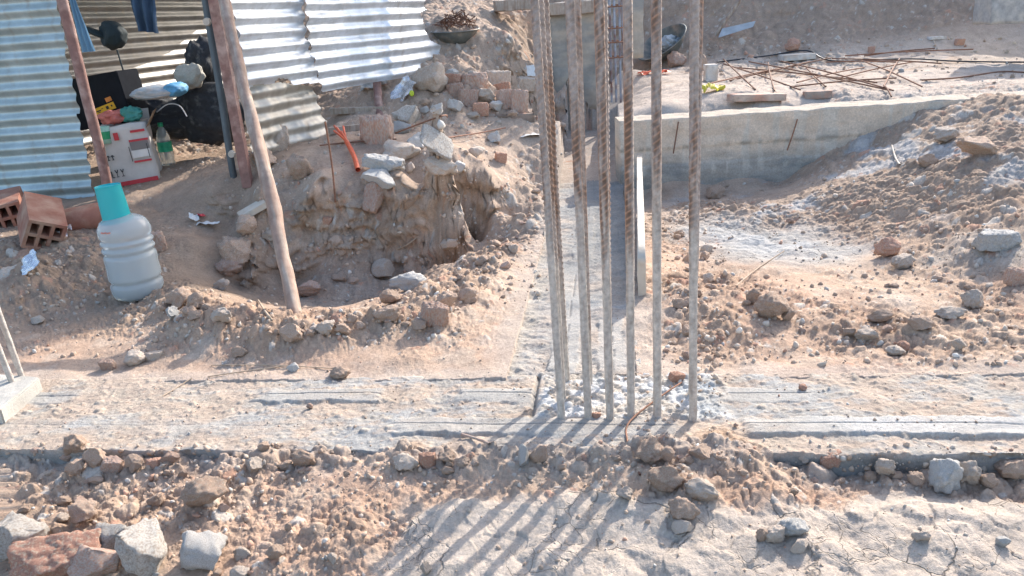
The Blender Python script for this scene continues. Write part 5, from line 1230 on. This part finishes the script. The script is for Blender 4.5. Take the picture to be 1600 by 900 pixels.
# plates, blocks and wrappers on the slab
def slabbox(px, py, dims, mk, label, cat, rot=(0, 0, 0), name='block', lift=0):
    p = hit(px, py); o = link(name, box_mesh(name, dims, .004, seed=int(px), warp=.004), M[mk], loc=(p.x, p.y, p.z+dims[2]/2-.01+lift), rot=rot); tag(o, label, cat); return o
slabbox(1110, 126, (.11, .11, .16), 'concrete', 'upright pale concrete block beside the rightmost rebar top', 'concrete block')
slabbox(1182, 155, (.42, .13, .05), 'dustbrick', 'long reddish board lying at the slab edge', 'board', (0, R_(3), R_(6)), 'board')
slabbox(1277, 152, (.20, .08, .06), 'dustbrick', 'short reddish block at the right end of the long board', 'block', (0, 0, R_(-4)))
slabbox(1245, 92, (.34, .16, .06), 'concrete', 'flat pale slab tile lying at the back among the rods', 'tile', (0, 0, R_(4)))
slabbox(1463, 60, (.16, .08, .03), 'mortar', 'small white flake on the far right soil bank', 'flake')
scrap('yellow_wrapper', 1112, 143, 36, 14, 'yellowwrap', 'crumpled yellow wrapper under the pale concrete block', 'wrapper', (.2, 0, .2), .05, .03)
scrap('orange_wrapper', 1022, 116, 50, 8, 'orange', 'flattened orange wrapper below the tilted basin', 'wrapper', (.1, 0, .1), .03, .02)
scrap('white_sheet', 828, 116, 20, 14, 'paper', 'white paper triangle lying on the far mound left of the bars', 'paper', (R_(40), 0, .2), .01, .03)
scrap('white_sheet', 835, 212, 50, 10, 'mortar', 'pale cement spill patch behind the left bars', 'cement spill', (.05, 0, .1), .01, .01)
# loose rods
RODS = [((1140,128),(1300,92)),((1150,108),(1370,132)),((1110,134),(1230,108)),((1170,100),(1390,146)),((1130,104),(1250,146)),((1220,102),(1395,150)),((1235,138),(1400,124)),((1245,132),(1350,108)),
        ((1200,100),(1210,146)),((1345,98),(1440,140)),((1300,96),(1470,104)),((1320,92),(1520,82)),((1310,124),(1430,98)),((1290,100),(1400,100)),((1260,110),(1290,140)),((1190,120),(1265,100)),((1405,96),(1380,142)),((1380,140),(1392,158)),((1130,94),(1180,142)),((1350,90),(1460,78))]
RL = ['near', 'middle', 'rear']
for i, (a, b_) in enumerate(RODS):
    pa, pb_ = hit(*a), hit(*b_); rr = random.Random(i); lf = .012+.004*(i % 6)
    mid = (pa+pb_)/2; md = zdown(mid.x, mid.y); z0 = max(0, md-mid.z)
    o = tube('cut_rod', [(pa.x, pa.y, pa.z+lf+z0), (mid.x+rr.uniform(-.02, .02), mid.y, max(mid.z, md)+lf+.01), (pb_.x, pb_.y, pb_.z+lf+z0)], .0065, M['rustthin'], k=4, n=7)
    tag(o, 'thin rusty cut rod in the criss cross tangle lying on the slab', 'rod', 'rusty rods strewn across the slab')
stick([(1120, 100), (1200, 90), (1260, 82), (1300, 98), (1420, 95), (1500, 99), (1640, 101)], .008, 'cable', 'black cable running along the back of the slab', 'cable', .02, 'cable')
stick([(1440, 128), (1500, 124), (1560, 115), (1600, 116)], .007, 'rustthin', 'crooked dark root on the right part of the slab', 'root', .015, 'root')
